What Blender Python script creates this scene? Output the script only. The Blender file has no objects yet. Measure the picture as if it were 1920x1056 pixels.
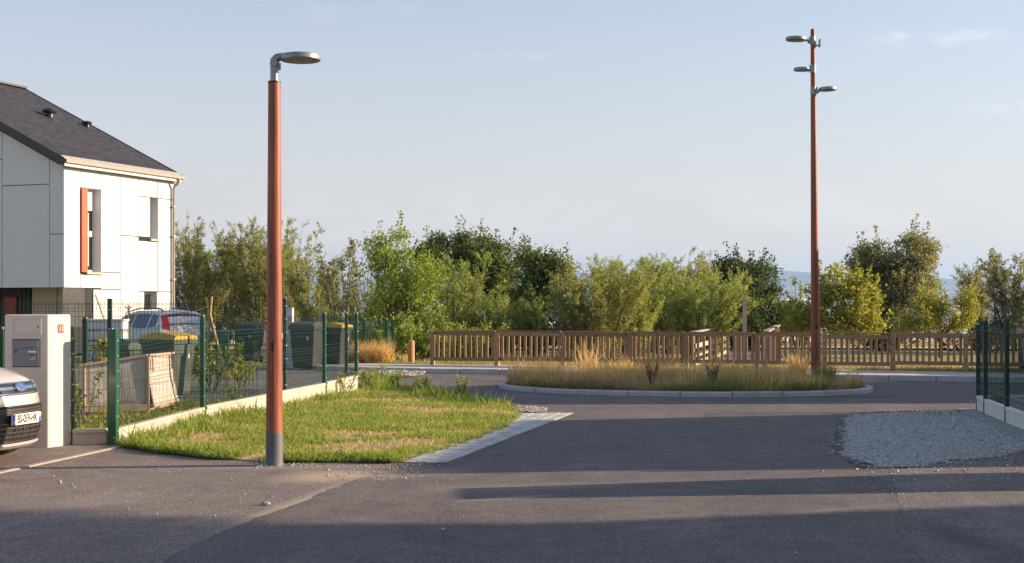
import bpy, bmesh, math, random
import numpy as np
from mathutils import Vector, Matrix
R = math.radians
random.seed(7)
rng = np.random.default_rng(11)
SC = bpy.context.scene
COL = SC.collection

# ---------------------------------------------------------------- camera
F, HZ, EYE = 2600.0, 573.0, 1.65
cam_d = bpy.data.cameras.new('camera')
cam = bpy.data.objects.new('camera', cam_d); COL.objects.link(cam)
cam.location = (0, 0, EYE); cam.rotation_euler = (R(90), 0, 0)
cam_d.sensor_width = 36.0; cam_d.lens = F / 1920 * 36.0
cam_d.shift_y = (HZ - 528) / 1920
cam_d.clip_start = 0.1; cam_d.clip_end = 60000
SC.camera = cam
# ---------------------------------------------------------------- light
SUN_AZ, SUN_EL = R(84.0), R(17.0)
world = bpy.data.worlds.new('World'); SC.world = world; world.use_nodes = True
wn = world.node_tree; wn.nodes.clear()
w_out = wn.nodes.new('ShaderNodeOutputWorld'); w_bg = wn.nodes.new('ShaderNodeBackground')
sky = wn.nodes.new('ShaderNodeTexSky'); sky.sky_type = 'NISHITA'; sky.sun_disc = False
sky.sun_elevation = SUN_EL; sky.sun_rotation = SUN_AZ
sky.altitude = 100; sky.air_density = 1.0; sky.dust_density = 1.0; sky.ozone_density = 2.0
SKY_STRENGTH = 0.102
w_bg.inputs['Strength'].default_value = SKY_STRENGTH
# thin cirrus wisps over the sky
w_tc = wn.nodes.new('ShaderNodeTexCoord'); w_map = wn.nodes.new('ShaderNodeMapping')
w_map.inputs['Scale'].default_value = (1.6, 1.6, 9.0)
w_nz = wn.nodes.new('ShaderNodeTexNoise'); w_nz.inputs['Scale'].default_value = 3.4
w_nz.inputs['Detail'].default_value = 7; w_nz.inputs['Roughness'].default_value = 0.62
w_rp = wn.nodes.new('ShaderNodeValToRGB')
w_rp.color_ramp.elements[0].position = 0.58; w_rp.color_ramp.elements[1].position = 0.85
w_rp.color_ramp.elements[1].color = (0.22, 0.22, 0.22, 1)
w_mix = wn.nodes.new('ShaderNodeMix'); w_mix.data_type = 'RGBA'
w_mix.inputs['B'].default_value = (4.6, 4.3, 4.3, 1)
# thin even veil of high cloud, thicker towards the horizon all round
w_sep = wn.nodes.new('ShaderNodeSeparateXYZ'); w_vr = wn.nodes.new('ShaderNodeMapRange'); w_vm = wn.nodes.new('ShaderNodeMix'); w_vm.data_type = 'RGBA'
w_vr.inputs['From Min'].default_value = 0.0; w_vr.inputs['From Max'].default_value = 0.30; w_vr.inputs['To Min'].default_value = 0.74; w_vr.inputs['To Max'].default_value = 0.12
w_vm.inputs['B'].default_value = (3.85, 2.95, 2.55, 1)
L_ = wn.links.new
L_(w_tc.outputs['Generated'], w_map.inputs['Vector']); L_(w_map.outputs[0], w_nz.inputs['Vector'])
L_(w_nz.outputs['Fac'], w_rp.inputs[0]); L_(w_rp.outputs[0], w_mix.inputs['Factor'])
L_(w_tc.outputs['Generated'], w_sep.inputs[0]); L_(w_sep.outputs['Z'], w_vr.inputs['Value']); L_(w_vr.outputs[0], w_vm.inputs['Factor']); L_(sky.outputs[0], w_vm.inputs['A']); L_(w_vm.outputs['Result'], w_mix.inputs['A']); L_(w_mix.outputs['Result'], w_bg.inputs['Color'])
def wisp(prev, u0, v0, ru, rv, amt, sc):
    sp = wn.nodes.new('ShaderNodeSeparateXYZ'); L_(w_tc.outputs['Generated'], sp.inputs[0])
    def mth(op, a, b=None, cl=False):
        m = wn.nodes.new('ShaderNodeMath'); m.operation = op; m.use_clamp = cl
        for i, v in enumerate((a, b)):
            if v is None: continue
            if isinstance(v, (int, float)): m.inputs[i].default_value = v
            else: L_(v, m.inputs[i])
        return m.outputs[0]
    yy = mth('MAXIMUM', sp.outputs['Y'], .05); u = mth('DIVIDE', sp.outputs['X'], yy); v = mth('DIVIDE', sp.outputs['Z'], yy)
    a = mth('DIVIDE', mth('SUBTRACT', u, u0), ru); b = mth('DIVIDE', mth('SUBTRACT', v, v0), rv)
    r2 = mth('ADD', mth('MULTIPLY', a, a), mth('MULTIPLY', b, b)); fall = mth('SUBTRACT', 1.0, r2, True)
    cb = wn.nodes.new('ShaderNodeCombineXYZ'); L_(mth('MULTIPLY', u, sc), cb.inputs[0]); L_(mth('MULTIPLY', v, sc*2.6), cb.inputs[1])
    nz = wn.nodes.new('ShaderNodeTexNoise'); nz.inputs['Scale'].default_value = 1.0; nz.inputs['Detail'].default_value = 8; nz.inputs['Roughness'].default_value = .65; nz.inputs['Distortion'].default_value = .6; L_(cb.outputs[0], nz.inputs['Vector'])
    k = mth('MULTIPLY', mth('MULTIPLY', mth('SUBTRACT', nz.outputs['Fac'], .42, True), 4.0, True), mth('MULTIPLY', fall, amt)); front = mth('GREATER_THAN', sp.outputs['Y'], .05); k = mth('MULTIPLY', k, front)
    mx = wn.nodes.new('ShaderNodeMix'); mx.data_type = 'RGBA'; mx.inputs['B'].default_value = (5.4, 4.9, 4.7, 1); L_(k, mx.inputs['Factor']); L_(prev, mx.inputs['A']); return mx.outputs['Result']
w_c = w_mix.outputs['Result']
for args in ((.287,.191,.042,.008,.6,30),(.335,.195,.032,.006,.42,34),(.005,.180,.030,.004,.25,30),(-.022,.181,.016,.003,.22,30),(.36,.143,.05,.006,.35,22),(.10,.06,.30,.035,.35,9),(-.15,.055,.12,.02,.35,14)): w_c = wisp(w_c, *args)
L_(w_c, w_bg.inputs['Color']); L_(w_bg.outputs[0], w_out.inputs['Surface'])
sun_d = bpy.data.lights.new('sun', 'SUN'); sun_d.energy = 4.8; sun_d.angle = R(0.5); sun_d.color = (1.0, 0.78, 0.55)
sun = bpy.data.objects.new('sun', sun_d); COL.objects.link(sun)
SUNV = Vector((math.cos(SUN_EL) * math.sin(SUN_AZ), math.cos(SUN_EL) * math.cos(SUN_AZ), math.sin(SUN_EL)))
sun.rotation_euler = SUNV.to_track_quat('Z', 'Y').to_euler()
SC.view_settings.view_transform = 'Standard'; SC.view_settings.look = 'None'
SC.view_settings.exposure = 1.1; SC.view_settings.gamma = 1; SC.view_settings.use_curve_mapping = False
SC.cycles.volume_bounces = 1
SC.cycles.max_bounces = 8; SC.cycles.transparent_max_bounces = 16

# ---------------------------------------------------------------- survey helpers (ground points and true depths)
def gp(x, y, z=0.0):
    d = F * (EYE - z) / (y - HZ); return Vector(((x - 960) * d / F, d, z))
def at(x, d, y):
    return Vector(((x - 960) * d / F, d, EYE - (y - HZ) * d / F))
def zat(d, y): return EYE - (y - HZ) * d / F

# ---------------------------------------------------------------- mesh helpers
class MB:
    def __init__(s): s.v = []; s.f = []; s.m = []
    def add(s, vs, fs, mi=0):
        o = len(s.v); s.v += [tuple(v) for v in vs]; s.f += [tuple(i + o for i in f) for f in fs]; s.m += [mi] * len(fs); return s
    def box(s, a, b, mi=0, M=None):
        x0, y0, z0 = a; x1, y1, z1 = b
        vs = [Vector(p) for p in ((x0,y0,z0),(x1,y0,z0),(x1,y1,z0),(x0,y1,z0),(x0,y0,z1),(x1,y0,z1),(x1,y1,z1),(x0,y1,z1))]
        if M is not None: vs = [M @ v for v in vs]
        return s.add(vs, ((0,3,2,1),(4,5,6,7),(0,1,5,4),(1,2,6,5),(2,3,7,6),(3,0,4,7)), mi)
    def bar(s, p, q, w, h=None, up=(0,0,1), mi=0):
        p = Vector(p); q = Vector(q); h = h or w; d = (q - p).normalized(); u = Vector(up)
        a = d.cross(u)
        if a.length < 1e-4: a = d.cross(Vector((1,0,0)))
        a.normalize(); b = a.cross(d).normalized(); a = a * w / 2; b = b * h / 2
        vs = [p-a-b, p+a-b, p+a+b, p-a+b, q-a-b, q+a-b, q+a+b, q-a+b]
        return s.add(vs, ((0,1,2,3),(7,6,5,4),(0,4,5,1),(1,5,6,2),(2,6,7,3),(3,7,4,0)), mi)
    def tube(s, pts, rad, n=8, mi=0, cap=True):
        pts = [Vector(p) for p in pts]; k = len(pts)
        if not hasattr(rad, '__len__'): rad = [rad] * k
        vs = []; fs = []
        ref = None
        for i, p in enumerate(pts):
            d = (pts[min(i+1,k-1)] - pts[max(i-1,0)]).normalized()
            if ref is None:
                ref = d.cross(Vector((0,0,1)))
                if ref.length < 1e-3: ref = d.cross(Vector((0,1,0)))
            a = (ref - d * ref.dot(d))
            if a.length < 1e-5: a = d.orthogonal()
            a.normalize(); b = d.cross(a); ref = a
            for j in range(n):
                t = 2*math.pi*j/n; vs.append(p + (a*math.cos(t) + b*math.sin(t))*rad[i])
        for i in range(k-1):
            for j in range(n):
                j2 = (j+1) % n; fs.append((i*n+j, i*n+j2, (i+1)*n+j2, (i+1)*n+j))
        if cap: fs.append(tuple(range(n-1,-1,-1))); fs.append(tuple((k-1)*n+j for j in range(n)))
        return s.add(vs, fs, mi)
    def lathe(s, prof, n=24, M=None, mi=0, cap=True):
        vs = []; fs = []; k = len(prof)
        for r, z in prof:
            for j in range(n):
                t = 2*math.pi*j/n; v = Vector((r*math.cos(t), r*math.sin(t), z)); vs.append(M @ v if M is not None else v)
        for i in range(k-1):
            for j in range(n):
                j2 = (j+1) % n; fs.append((i*n+j, i*n+j2, (i+1)*n+j2, (i+1)*n+j))
        if cap: fs.append(tuple(range(n-1,-1,-1))); fs.append(tuple((k-1)*n+j for j in range(n)))
        return s.add(vs, fs, mi)
    def prism(s, poly, off, mi=0):
        """poly: list of 3D points (planar), off: extrusion vector"""
        off = Vector(off); n = len(poly); a = [Vector(p) for p in poly]
        vs = a + [p + off for p in a]
        fs = [tuple(range(n-1,-1,-1)), tuple(range(n, 2*n))] + [(i, (i+1)%n, n+(i+1)%n, n+i) for i in range(n)]
        return s.add(vs, fs, mi)
    def mesh(s, name, mats, smooth=None):
        me = bpy.data.meshes.new(name); me.from_pydata(s.v, [], s.f)
        if not isinstance(mats, (list, tuple)): mats = [mats]
        for m in mats: me.materials.append(m)
        if len(mats) > 1: me.polygons.foreach_set('material_index', s.m)
        bm = bmesh.new(); bm.from_mesh(me); bmesh.ops.recalc_face_normals(bm, faces=bm.faces); bm.to_mesh(me); bm.free()
        if smooth is not None:
            me.polygons.foreach_set('use_smooth', [True]*len(me.polygons)); me.set_sharp_from_angle(angle=R(smooth))
        me.update(); return me
    def build(s, name, mats, parent=None, smooth=None, bevel=None, seg=2, kind=None):
        o = bpy.data.objects.new(name, s.mesh(name, mats, smooth)); COL.objects.link(o)
        if parent is not None: o.parent = parent
        if bevel: bev(o, bevel, seg)
        if kind: o['kind'] = kind
        return o
def bev(o, w, seg=2):
    m = o.modifiers.new('bevel', 'BEVEL'); m.width = w; m.segments = seg; m.limit_method = 'ANGLE'; m.angle_limit = R(35); m.harden_normals = False
def tag(o, label=None, cat=None, group=None, kind=None):
    if label: o['label'] = label
    if cat: o['category'] = cat
    if group: o['group'] = group
    if kind: o['kind'] = kind
    return o
def empty(name, loc, rz=0.0, label=None, cat=None, group=None):
    o = bpy.data.objects.new(name, None); COL.objects.link(o); o.location = loc; o.rotation_euler = (0,0,rz); o.empty_display_size = .2
    return tag(o, label, cat, group)
def copy_part(o, parent, M=None):
    c = o.copy(); COL.objects.link(c); c.parent = parent
    if M is not None: c.matrix_local = M
    return c
def fast_mesh(name, V, Q, mat, parent=None, kind=None, smooth=False):
    """V (n,3), Q (m,k) index array"""
    me = bpy.data.meshes.new(name); m, k = Q.shape
    me.vertices.add(len(V)); me.vertices.foreach_set('co', np.ascontiguousarray(V, dtype=np.float32).ravel())
    me.loops.add(m*k); me.loops.foreach_set('vertex_index', np.ascontiguousarray(Q, dtype=np.int32).ravel())
    me.polygons.add(m); me.polygons.foreach_set('loop_start', np.arange(0, m*k, k, dtype=np.int32))
    me.polygons.foreach_set('loop_total', np.full(m, k, dtype=np.int32))
    if smooth: me.polygons.foreach_set('use_smooth', np.ones(m, dtype=bool))
    me.materials.append(mat); me.update(); me.validate()
    o = bpy.data.objects.new(name, me); COL.objects.link(o)
    if parent is not None: o.parent = parent
    if kind: o['kind'] = kind
    return o
def unit(a): return a / np.maximum(np.linalg.norm(a, axis=1, keepdims=True), 1e-9)
def leaves(P, Dv, L, W, g, bend=0.25):
    """diamond leaves: arrays of base points, directions, lengths, widths -> V, Q"""
    n = len(P); Dv = unit(Dv); side = unit(np.cross(Dv, g.normal(size=(n,3))))
    L = np.broadcast_to(L, (n,)).reshape(n,1); W = np.broadcast_to(W, (n,)).reshape(n,1)
    nr = np.cross(side, Dv)
    V = np.empty((n,4,3)); V[:,0] = P; mid = P + Dv*L*.45
    V[:,1] = mid + side*W/2; V[:,3] = mid - side*W/2
    V[:,2] = P + Dv*L + nr*L*bend*g.uniform(-1,1,(n,1))
    return V.reshape(-1,3), np.arange(4*n).reshape(n,4)
def in_poly(P, poly):
    x, y = P[:,0], P[:,1]; c = np.zeros(len(P), bool); n = len(poly)
    for i in range(n):
        x0, y0 = poly[i][:2]; x1, y1 = poly[(i+1)%n][:2]
        t = ((y0 > y) != (y1 > y)) & (x < (x1-x0)*(y-y0)/((y1-y0) if abs(y1-y0) > 1e-9 else 1e-9) + x0); c ^= t
    return c
def scatter(poly, n, g):
    a = np.array([p[:2] for p in poly]); lo, hi = a.min(0), a.max(0); out = np.zeros((0,2))
    while len(out) < n:
        P = g.uniform(lo, hi, (n*2, 2)); out = np.vstack([out, P[in_poly(P, poly)]])
    return out[:n]
def vnoise(P, s, seed=0):
    """cheap value noise on 2D points"""
    q = P*s; i = np.floor(q).astype(int); f = q-i; f = f*f*(3-2*f)
    def h(ix, iy): return (np.sin(ix*127.1+iy*311.7+seed*74.7)*43758.5453) % 1.0
    a = h(i[:,0],i[:,1]); b = h(i[:,0]+1,i[:,1]); c = h(i[:,0],i[:,1]+1); d = h(i[:,0]+1,i[:,1]+1)
    return (a*(1-f[:,0])+b*f[:,0])*(1-f[:,1]) + (c*(1-f[:,0])+d*f[:,0])*f[:,1]
def rough_poly(pts, step=0.12, amp=0.03, seed=1):
    g = np.random.default_rng(seed); out = []
    for i in range(len(pts)):
        a = Vector(pts[i][:2]); b = Vector(pts[(i+1)%len(pts)][:2]); n = max(1, int((b-a).length/step))
        for k in range(n):
            p = a.lerp(b, k/n); out.append((p.x + g.normal()*amp, p.y + g.normal()*amp))
    return out
def sheet(name, poly, z, mat, kind='structure', parent=None):
    from mathutils.geometry import delaunay_2d_cdt
    n = len(poly); v, e, f, _, _, _ = delaunay_2d_cdt([Vector((p[0],p[1])) for p in poly], [], [list(range(n))], 1, 1e-5)
    me = bpy.data.meshes.new(name); me.from_pydata([(p.x,p.y,z) for p in v], [], f); me.materials.append(mat); me.update()
    bm = bmesh.new(); bm.from_mesh(me)
    for fc in bm.faces:
        if fc.normal.z < 0: fc.normal_flip()
    bm.to_mesh(me); bm.free()
    o = bpy.data.objects.new(name, me); COL.objects.link(o); o['kind'] = kind
    if parent is not None: o.parent = parent
    return o
def text_obj(name, s, size, M, mat, parent, shear=0.0, sx=1.0, ext=0.001, bold=0.0):
    c = bpy.data.curves.new(name, 'FONT'); c.body = s; c.size = size; c.extrude = ext; c.shear = shear; c.offset = bold
    c.align_x = 'CENTER'; c.align_y = 'CENTER'; c.resolution_u = 3
    t = bpy.data.objects.new(name, c); me = bpy.data.meshes.new_from_object(t); bpy.data.objects.remove(t); bpy.data.curves.remove(c)
    me.materials.clear(); me.materials.append(mat); me.transform(Matrix.Diagonal((sx,1,1,1)))
    o = bpy.data.objects.new(name, me); COL.objects.link(o); o.parent = parent; o.matrix_local = M
    return o

# ---------------------------------------------------------------- materials
def new_mat(name):
    m = bpy.data.materials.new(name); m.use_nodes = True; nt = m.node_tree; nt.nodes.clear()
    out = nt.nodes.new('ShaderNodeOutputMaterial'); b = nt.nodes.new('ShaderNodeBsdfPrincipled')
    nt.links.new(b.outputs[0], out.inputs['Surface']); return m, nt, b, out
def noise(nt, scale, detail=4, rough=.55, coord=None, stretch=None, dist=0.0):
    tc = nt.nodes.new('ShaderNodeTexCoord'); n = nt.nodes.new('ShaderNodeTexNoise')
    n.inputs['Scale'].default_value = scale; n.inputs['Detail'].default_value = detail; n.inputs['Roughness'].default_value = rough; n.inputs['Distortion'].default_value = dist
    src = tc.outputs[coord or 'Object']
    if stretch:
        mp = nt.nodes.new('ShaderNodeMapping'); mp.inputs['Scale'].default_value = stretch; nt.links.new(src, mp.inputs[0]); src = mp.outputs[0]
    nt.links.new(src, n.inputs['Vector']); return n.outputs['Fac']
def ramp(nt, fac, stops):
    r = nt.nodes.new('ShaderNodeValToRGB'); e = r.color_ramp.elements
    while len(e) < len(stops): e.new(.5)
    for el, (p, c) in zip(e, stops):
        el.position = p; el.color = (*c, 1) if len(c) == 3 else c
    nt.links.new(fac, r.inputs[0]); return r.outputs[0]
def mix(nt, fac, a, b, mode='MIX'):
    m = nt.nodes.new('ShaderNodeMix'); m.data_type = 'RGBA'; m.blend_type = mode
    for k, v in (('Factor', fac), ('A', a), ('B', b)):
        if isinstance(v, (int, float)): m.inputs[k].default_value = v
        elif isinstance(v, tuple): m.inputs[k].default_value = (*v, 1) if len(v) == 3 else v
        else: nt.links.new(v, m.inputs[k])
    return m.outputs['Result']
def math_n(nt, op, a, b=None, clamp=False):
    m = nt.nodes.new('ShaderNodeMath'); m.operation = op; m.use_clamp = clamp
    for i, v in enumerate((a, b)):
        if v is None: continue
        if isinstance(v, (int, float)): m.inputs[i].default_value = v
        else: nt.links.new(v, m.inputs[i])
    return m.outputs[0]
def bump(nt, b, h, strength=.3, dist=.01):
    n = nt.nodes.new('ShaderNodeBump'); n.inputs['Strength'].default_value = strength; n.inputs['Distance'].default_value = dist
    nt.links.new(h, n.inputs['Height']); nt.links.new(n.outputs[0], b.inputs['Normal'])
def surf(name, c1, c2=None, scale=6, rough=.7, bscale=60, bstr=.15, metal=0.0, spec=.5, stretch=None, coat=0.0, dirt=None, dirt_amt=.5, lo=.3, hi=.7, bdist=.004):
    m, nt, b, out = new_mat(name); c2 = c2 or tuple(c*.8 for c in c1)
    col = ramp(nt, noise(nt, scale, 5, .6, stretch=stretch), [(lo, c1), (hi, c2)])
    if dirt:
        fac = ramp(nt, noise(nt, scale*.35, 6, .65), [(.5, (0,0,0)), (.75, (dirt_amt,)*3)])
        col = mix(nt, fac, col, dirt)
    nt.links.new(col, b.inputs['Base Color']); b.inputs['Roughness'].default_value = rough; b.inputs['Metallic'].default_value = metal
    b.inputs['Specular IOR Level'].default_value = spec; b.inputs['Coat Weight'].default_value = coat; b.inputs['Coat Roughness'].default_value = .05
    if bstr: bump(nt, b, noise(nt, bscale, 4, .6, stretch=stretch), bstr, bdist)
    return m
FOL = 1.0
def foliage(name, cols, trans=.35, rough=.55, tint=None):
    """leaf colour picked per leaf; light passes through"""
    m, nt, b, out = new_mat(name)
    geo = nt.nodes.new('ShaderNodeNewGeometry'); n = len(cols); cols = [tuple(min(.75,k*FOL) for k in c) for c in cols]
    col = ramp(nt, geo.outputs['Random Per Island'], [(i/(n-1), c) for i, c in enumerate(cols)])
    nt.links.new(col, b.inputs['Base Color']); b.inputs['Roughness'].default_value = rough; b.inputs['Specular IOR Level'].default_value = .3
    t = nt.nodes.new('ShaderNodeBsdfTranslucent'); ms = nt.nodes.new('ShaderNodeMixShader'); ms.inputs[0].default_value = trans
    tc = mix(nt, 1.0, col, tint or (1.25, 1.2, .75), 'MULTIPLY')
    nt.links.new(tc, t.inputs['Color']); nt.links.new(b.outputs[0], ms.inputs[1]); nt.links.new(t.outputs[0], ms.inputs[2]); nt.links.new(ms.outputs[0], out.inputs['Surface'])
    return m
def spot(nt, cx, cy, rx, ry, ang=0.0, wob=.5, wscale=3.0):
    """0..1 mask of a stain with a ragged outline, in world metres"""
    g = nt.nodes.new('ShaderNodeNewGeometry'); mp = nt.nodes.new('ShaderNodeMapping'); mp.vector_type = 'TEXTURE'
    mp.inputs['Location'].default_value = (cx, cy, 0); mp.inputs['Rotation'].default_value = (0,0,ang); mp.inputs['Scale'].default_value = (rx, ry, 1000)
    nt.links.new(g.outputs['Position'], mp.inputs[0])
    ln = nt.nodes.new('ShaderNodeVectorMath'); ln.operation = 'LENGTH'; nt.links.new(mp.outputs[0], ln.inputs[0])
    nz = math_n(nt, 'MULTIPLY', math_n(nt, 'SUBTRACT', noise(nt, wscale, 6, .7), .5), wob*2)
    return math_n(nt, 'SUBTRACT', 1.0, math_n(nt, 'ADD', ln.outputs['Value'], nz), clamp=True)
def asphalt(name, dark, light, spots=(), grit=.55, mott=.5):
    m, nt, b, out = new_mat(name)
    col = ramp(nt, noise(nt, .55, 6, .6), [(.3, dark), (.7, light)])
    streak = ramp(nt, noise(nt, 1.2, 5, .65, stretch=(1,.25,1)), [(.42, (1,1,1)), (.72, (1+mott*.5,)*3)])
    col = mix(nt, 1.0, col, streak, 'MULTIPLY')
    fine = ramp(nt, noise(nt, 62, 2, .6), [(.40, (.38,.38,.40)), (.5, (1,1,1)), (.61, (2.1,2.05,2.0))])
    col = mix(nt, grit, col, fine, 'MULTIPLY')
    mid = ramp(nt, noise(nt, 24, 4, .75), [(.38, (.62,.62,.64)), (.5, (1,1,1)), (.62, (1.42,1.4,1.37))]); col = mix(nt, .75, col, mid, 'MULTIPLY')
    big = ramp(nt, noise(nt, 3.2, 6, .7, dist=.6), [(.36, (.72,.72,.74)), (.52, (1,1,1)), (.7, (1.28,1.25,1.2))]); col = mix(nt, .7, col, big, 'MULTIPLY')
    scuff = math_n(nt, 'MULTIPLY', ramp(nt, noise(nt, 2.2, 8, .8, stretch=(.5,2.6,1), dist=1.2), [(.60,(0,0,0)), (.70,(1,1,1))]), ramp(nt, noise(nt, .5, 3), [(.5,(0,0,0)), (.65,(.45,.45,.45))])); col = mix(nt, scuff, col, (.34,.29,.25))
    vo = nt.nodes.new('ShaderNodeTexVoronoi'); vo.inputs['Scale'].default_value = 26; tc = nt.nodes.new('ShaderNodeTexCoord'); nt.links.new(tc.outputs['Object'], vo.inputs['Vector'])
    pick = math_n(nt, 'MULTIPLY', ramp(nt, vo.outputs['Distance'], [(.10,(1,1,1)), (.17,(0,0,0))]), ramp(nt, noise(nt, 9, 2), [(.56,(0,0,0)), (.62,(1,1,1))]))
    col = mix(nt, math_n(nt, 'MULTIPLY', pick, .5), col, (.32,.29,.26))
    for (cx, cy, rx, ry, ang, c, amt) in spots:
        k = math_n(nt, 'MULTIPLY', spot(nt, cx, cy, rx, ry, ang), amt*1.6, clamp=True); col = mix(nt, k, col, c)
    nt.links.new(col, b.inputs['Base Color']); b.inputs['Roughness'].default_value = .85; b.inputs['Specular IOR Level'].default_value = .35
    bump(nt, b, noise(nt, 60, 4, .8), .7, .010)
    return m
M = {}
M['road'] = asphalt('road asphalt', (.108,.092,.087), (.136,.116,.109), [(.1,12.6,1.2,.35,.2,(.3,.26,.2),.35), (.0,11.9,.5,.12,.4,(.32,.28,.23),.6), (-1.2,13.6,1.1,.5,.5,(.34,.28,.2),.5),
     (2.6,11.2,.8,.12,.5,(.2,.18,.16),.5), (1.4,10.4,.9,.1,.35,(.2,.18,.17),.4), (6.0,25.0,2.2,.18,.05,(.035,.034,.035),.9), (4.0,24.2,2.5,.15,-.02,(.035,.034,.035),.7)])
M['drive'] = asphalt('driveway asphalt', (.160,.130,.117), (.20,.165,.147), [(-1.75,13.4,.75,.55,.6,(.42,.34,.23),.9), (-3.2,13.1,1.4,.5,.15,(.19,.17,.155),.6), (-2.3,14.1,1.6,.22,.05,(.3,.27,.23),.4), (-5.0,13.0,.5,.3,0,(.07,.06,.06),.5), (-1.78,11.7,2.1,.16,R(77.5),(.40,.33,.25),.6), (-3.6,11.6,.9,.5,.3,(.24,.2,.175),.4)], grit=.55)
M['drive_right'] = asphalt('right driveway asphalt', (.135,.115,.108), (.17,.146,.135), [(3.9,12.9,1.0,.2,.4,(.25,.21,.17),.5), (3.2,9.8,.3,1.4,.1,(.05,.05,.05),.5)], grit=.55)
M['yard'] = asphalt('yard asphalt', (.11,.105,.102), (.15,.14,.135), [(-5.5,30,2,1,0,(.2,.18,.16),.5)])
M['verge'] = asphalt('dark road edge', (.065,.056,.051), (.095,.083,.074), [])
M['edging'] = surf('edging strip', (.28,.24,.20), (.38,.33,.275), 4, .9, 90, .3, dirt=(.18,.15,.12), dirt_amt=.6)
def concrete(name, c, c2, dirt=(.2,.17,.13), amt=.45, scale=3): return surf(name, c, c2, scale, .85, 90, .25, dirt=dirt, dirt_amt=amt)
M['wall_conc'] = concrete('beige concrete', (.44,.385,.315), (.51,.45,.375), (.36,.30,.22))
M['white_conc'] = concrete('white concrete', (.62,.60,.56), (.70,.68,.64), (.42,.38,.32))
M['kerb'] = concrete('grey kerb concrete', (.40,.385,.37), (.50,.485,.465), (.2,.18,.16))
M['pave'] = concrete('pavement concrete', (.50,.45,.40), (.60,.54,.48), (.36,.31,.25), .4, 1.2)
M['foot'] = concrete('footing concrete', (.25,.24,.23), (.34,.33,.31), (.14,.13,.12))
M['render'] = surf('cream render', (.58,.53,.455), (.63,.58,.505), 5, .85, 220, .35, dirt=(.5,.45,.36), dirt_amt=.35)
M['panel'] = surf('white facade panel', (.54,.53,.515), (.57,.56,.545), 2, .55, 80, .03, dirt=(.47,.45,.42), dirt_amt=.3)
M['panel_grey'] = surf('gable facade panel', (.60,.60,.61), (.64,.64,.65), 2, .5, 80, .03)
M['joint'] = surf('dark joint', (.05,.05,.05), (.08,.08,.08), 4, .9, bstr=0)
M['lobby'] = surf('entrance wall', (.55,.45,.38), (.6,.5,.43), 3, .8)
M['orange'] = surf('orange board', (.60,.085,.022), (.55,.075,.02), 3, .5, bstr=.02)
M['red_door'] = surf('red door paint', (.42,.05,.02), (.36,.04,.02), 3, .5, bstr=.02)
M['slate'] = surf('slate', (.035,.033,.040), (.055,.051,.060), 9, .55, 120, .2)
M['zinc'] = surf('zinc gutter', (.34,.31,.275), (.40,.365,.32), 5, .5, 60, .05, dirt=(.3,.25,.2), dirt_amt=.35)
M['barge'] = surf('dark barge board', (.028,.024,.022), (.045,.04,.036), 8, .5)
M['pipe'] = surf('downpipe', (.34,.30,.27), (.40,.36,.32), 6, .4, metal=.3)
M['black'] = surf('black plastic', (.012,.012,.013), (.022,.022,.022), 8, .45, bstr=.04)
M['pvc'] = surf('white frame', (.62,.61,.59), None, 4, .35, bstr=0)
M['green'] = surf('green coated steel', (.006,.075,.04), (.01,.095,.052), 6, .35, 80, .04, coat=.2, dirt=(.05,.08,.05), dirt_amt=.3)
M['green_dark'] = surf('dark green coated steel', (.006,.035,.022), (.01,.05,.032), 6, .4, 80, .04)
M['green_wire'] = surf('green wire', (.005,.035,.022), (.007,.045,.028), 6, .4, bstr=0)
M['steel'] = surf('galvanised bolt', (.5,.5,.48), (.4,.4,.38), 9, .35, metal=.9, bstr=0)
M['alu'] = surf('grey lamp metal', (.22,.23,.25), (.28,.29,.31), 7, .38, metal=.55, bstr=.03)
M['lens'] = surf('lamp lens', (.20,.15,.11), (.16,.12,.09), 5, .25, bstr=0)
M['base_grey'] = surf('grey base coat', (.085,.09,.10), (.11,.115,.125), 6, .6, 60, .12, dirt=(.2,.19,.17), dirt_amt=.35)
def pole_wood():
    m, nt, b, out = new_mat('stained wooden pole')
    col = ramp(nt, noise(nt, 3.2, 6, .6, stretch=(3,3,.22)), [(.28, (.19,.050,.027)), (.5, (.275,.080,.042)), (.72, (.35,.12,.066))])
    g = ramp(nt, noise(nt, 30, 4, .7, stretch=(1.6,1.6,.035)), [(.40,(.50,.48,.47)), (.5,(1,1,1)), (.60,(1.22,1.2,1.18))]); col = mix(nt, .8, col, g, 'MULTIPLY')
    worn = ramp(nt, noise(nt, 5, 6, .75, stretch=(1.5,1.5,.3)), [(.62,(0,0,0)), (.72,(.6,.6,.6))]); col = mix(nt, worn, col, (.34,.22,.13))
    vo = nt.nodes.new('ShaderNodeTexVoronoi'); vo.inputs['Scale'].default_value = 3.4; tc = nt.nodes.new('ShaderNodeTexCoord'); mp = nt.nodes.new('ShaderNodeMapping'); mp.inputs['Scale'].default_value = (1.6,1.6,1)
    nt.links.new(tc.outputs['Object'], mp.inputs[0]); nt.links.new(mp.outputs[0], vo.inputs['Vector'])
    kn = ramp(nt, vo.outputs['Distance'], [(.045,(1,1,1)), (.085,(0,0,0))]); col = mix(nt, math_n(nt,'MULTIPLY',kn,.7), col, (.05,.02,.015))
    nt.links.new(col, b.inputs['Base Color']); b.inputs['Roughness'].default_value = .5; b.inputs['Specular IOR Level'].default_value = .4
    bump(nt, b, noise(nt, 30, 4, .7, stretch=(1.6,1.6,.035)), .3, .004); return m
M['pole'] = pole_wood()
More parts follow.
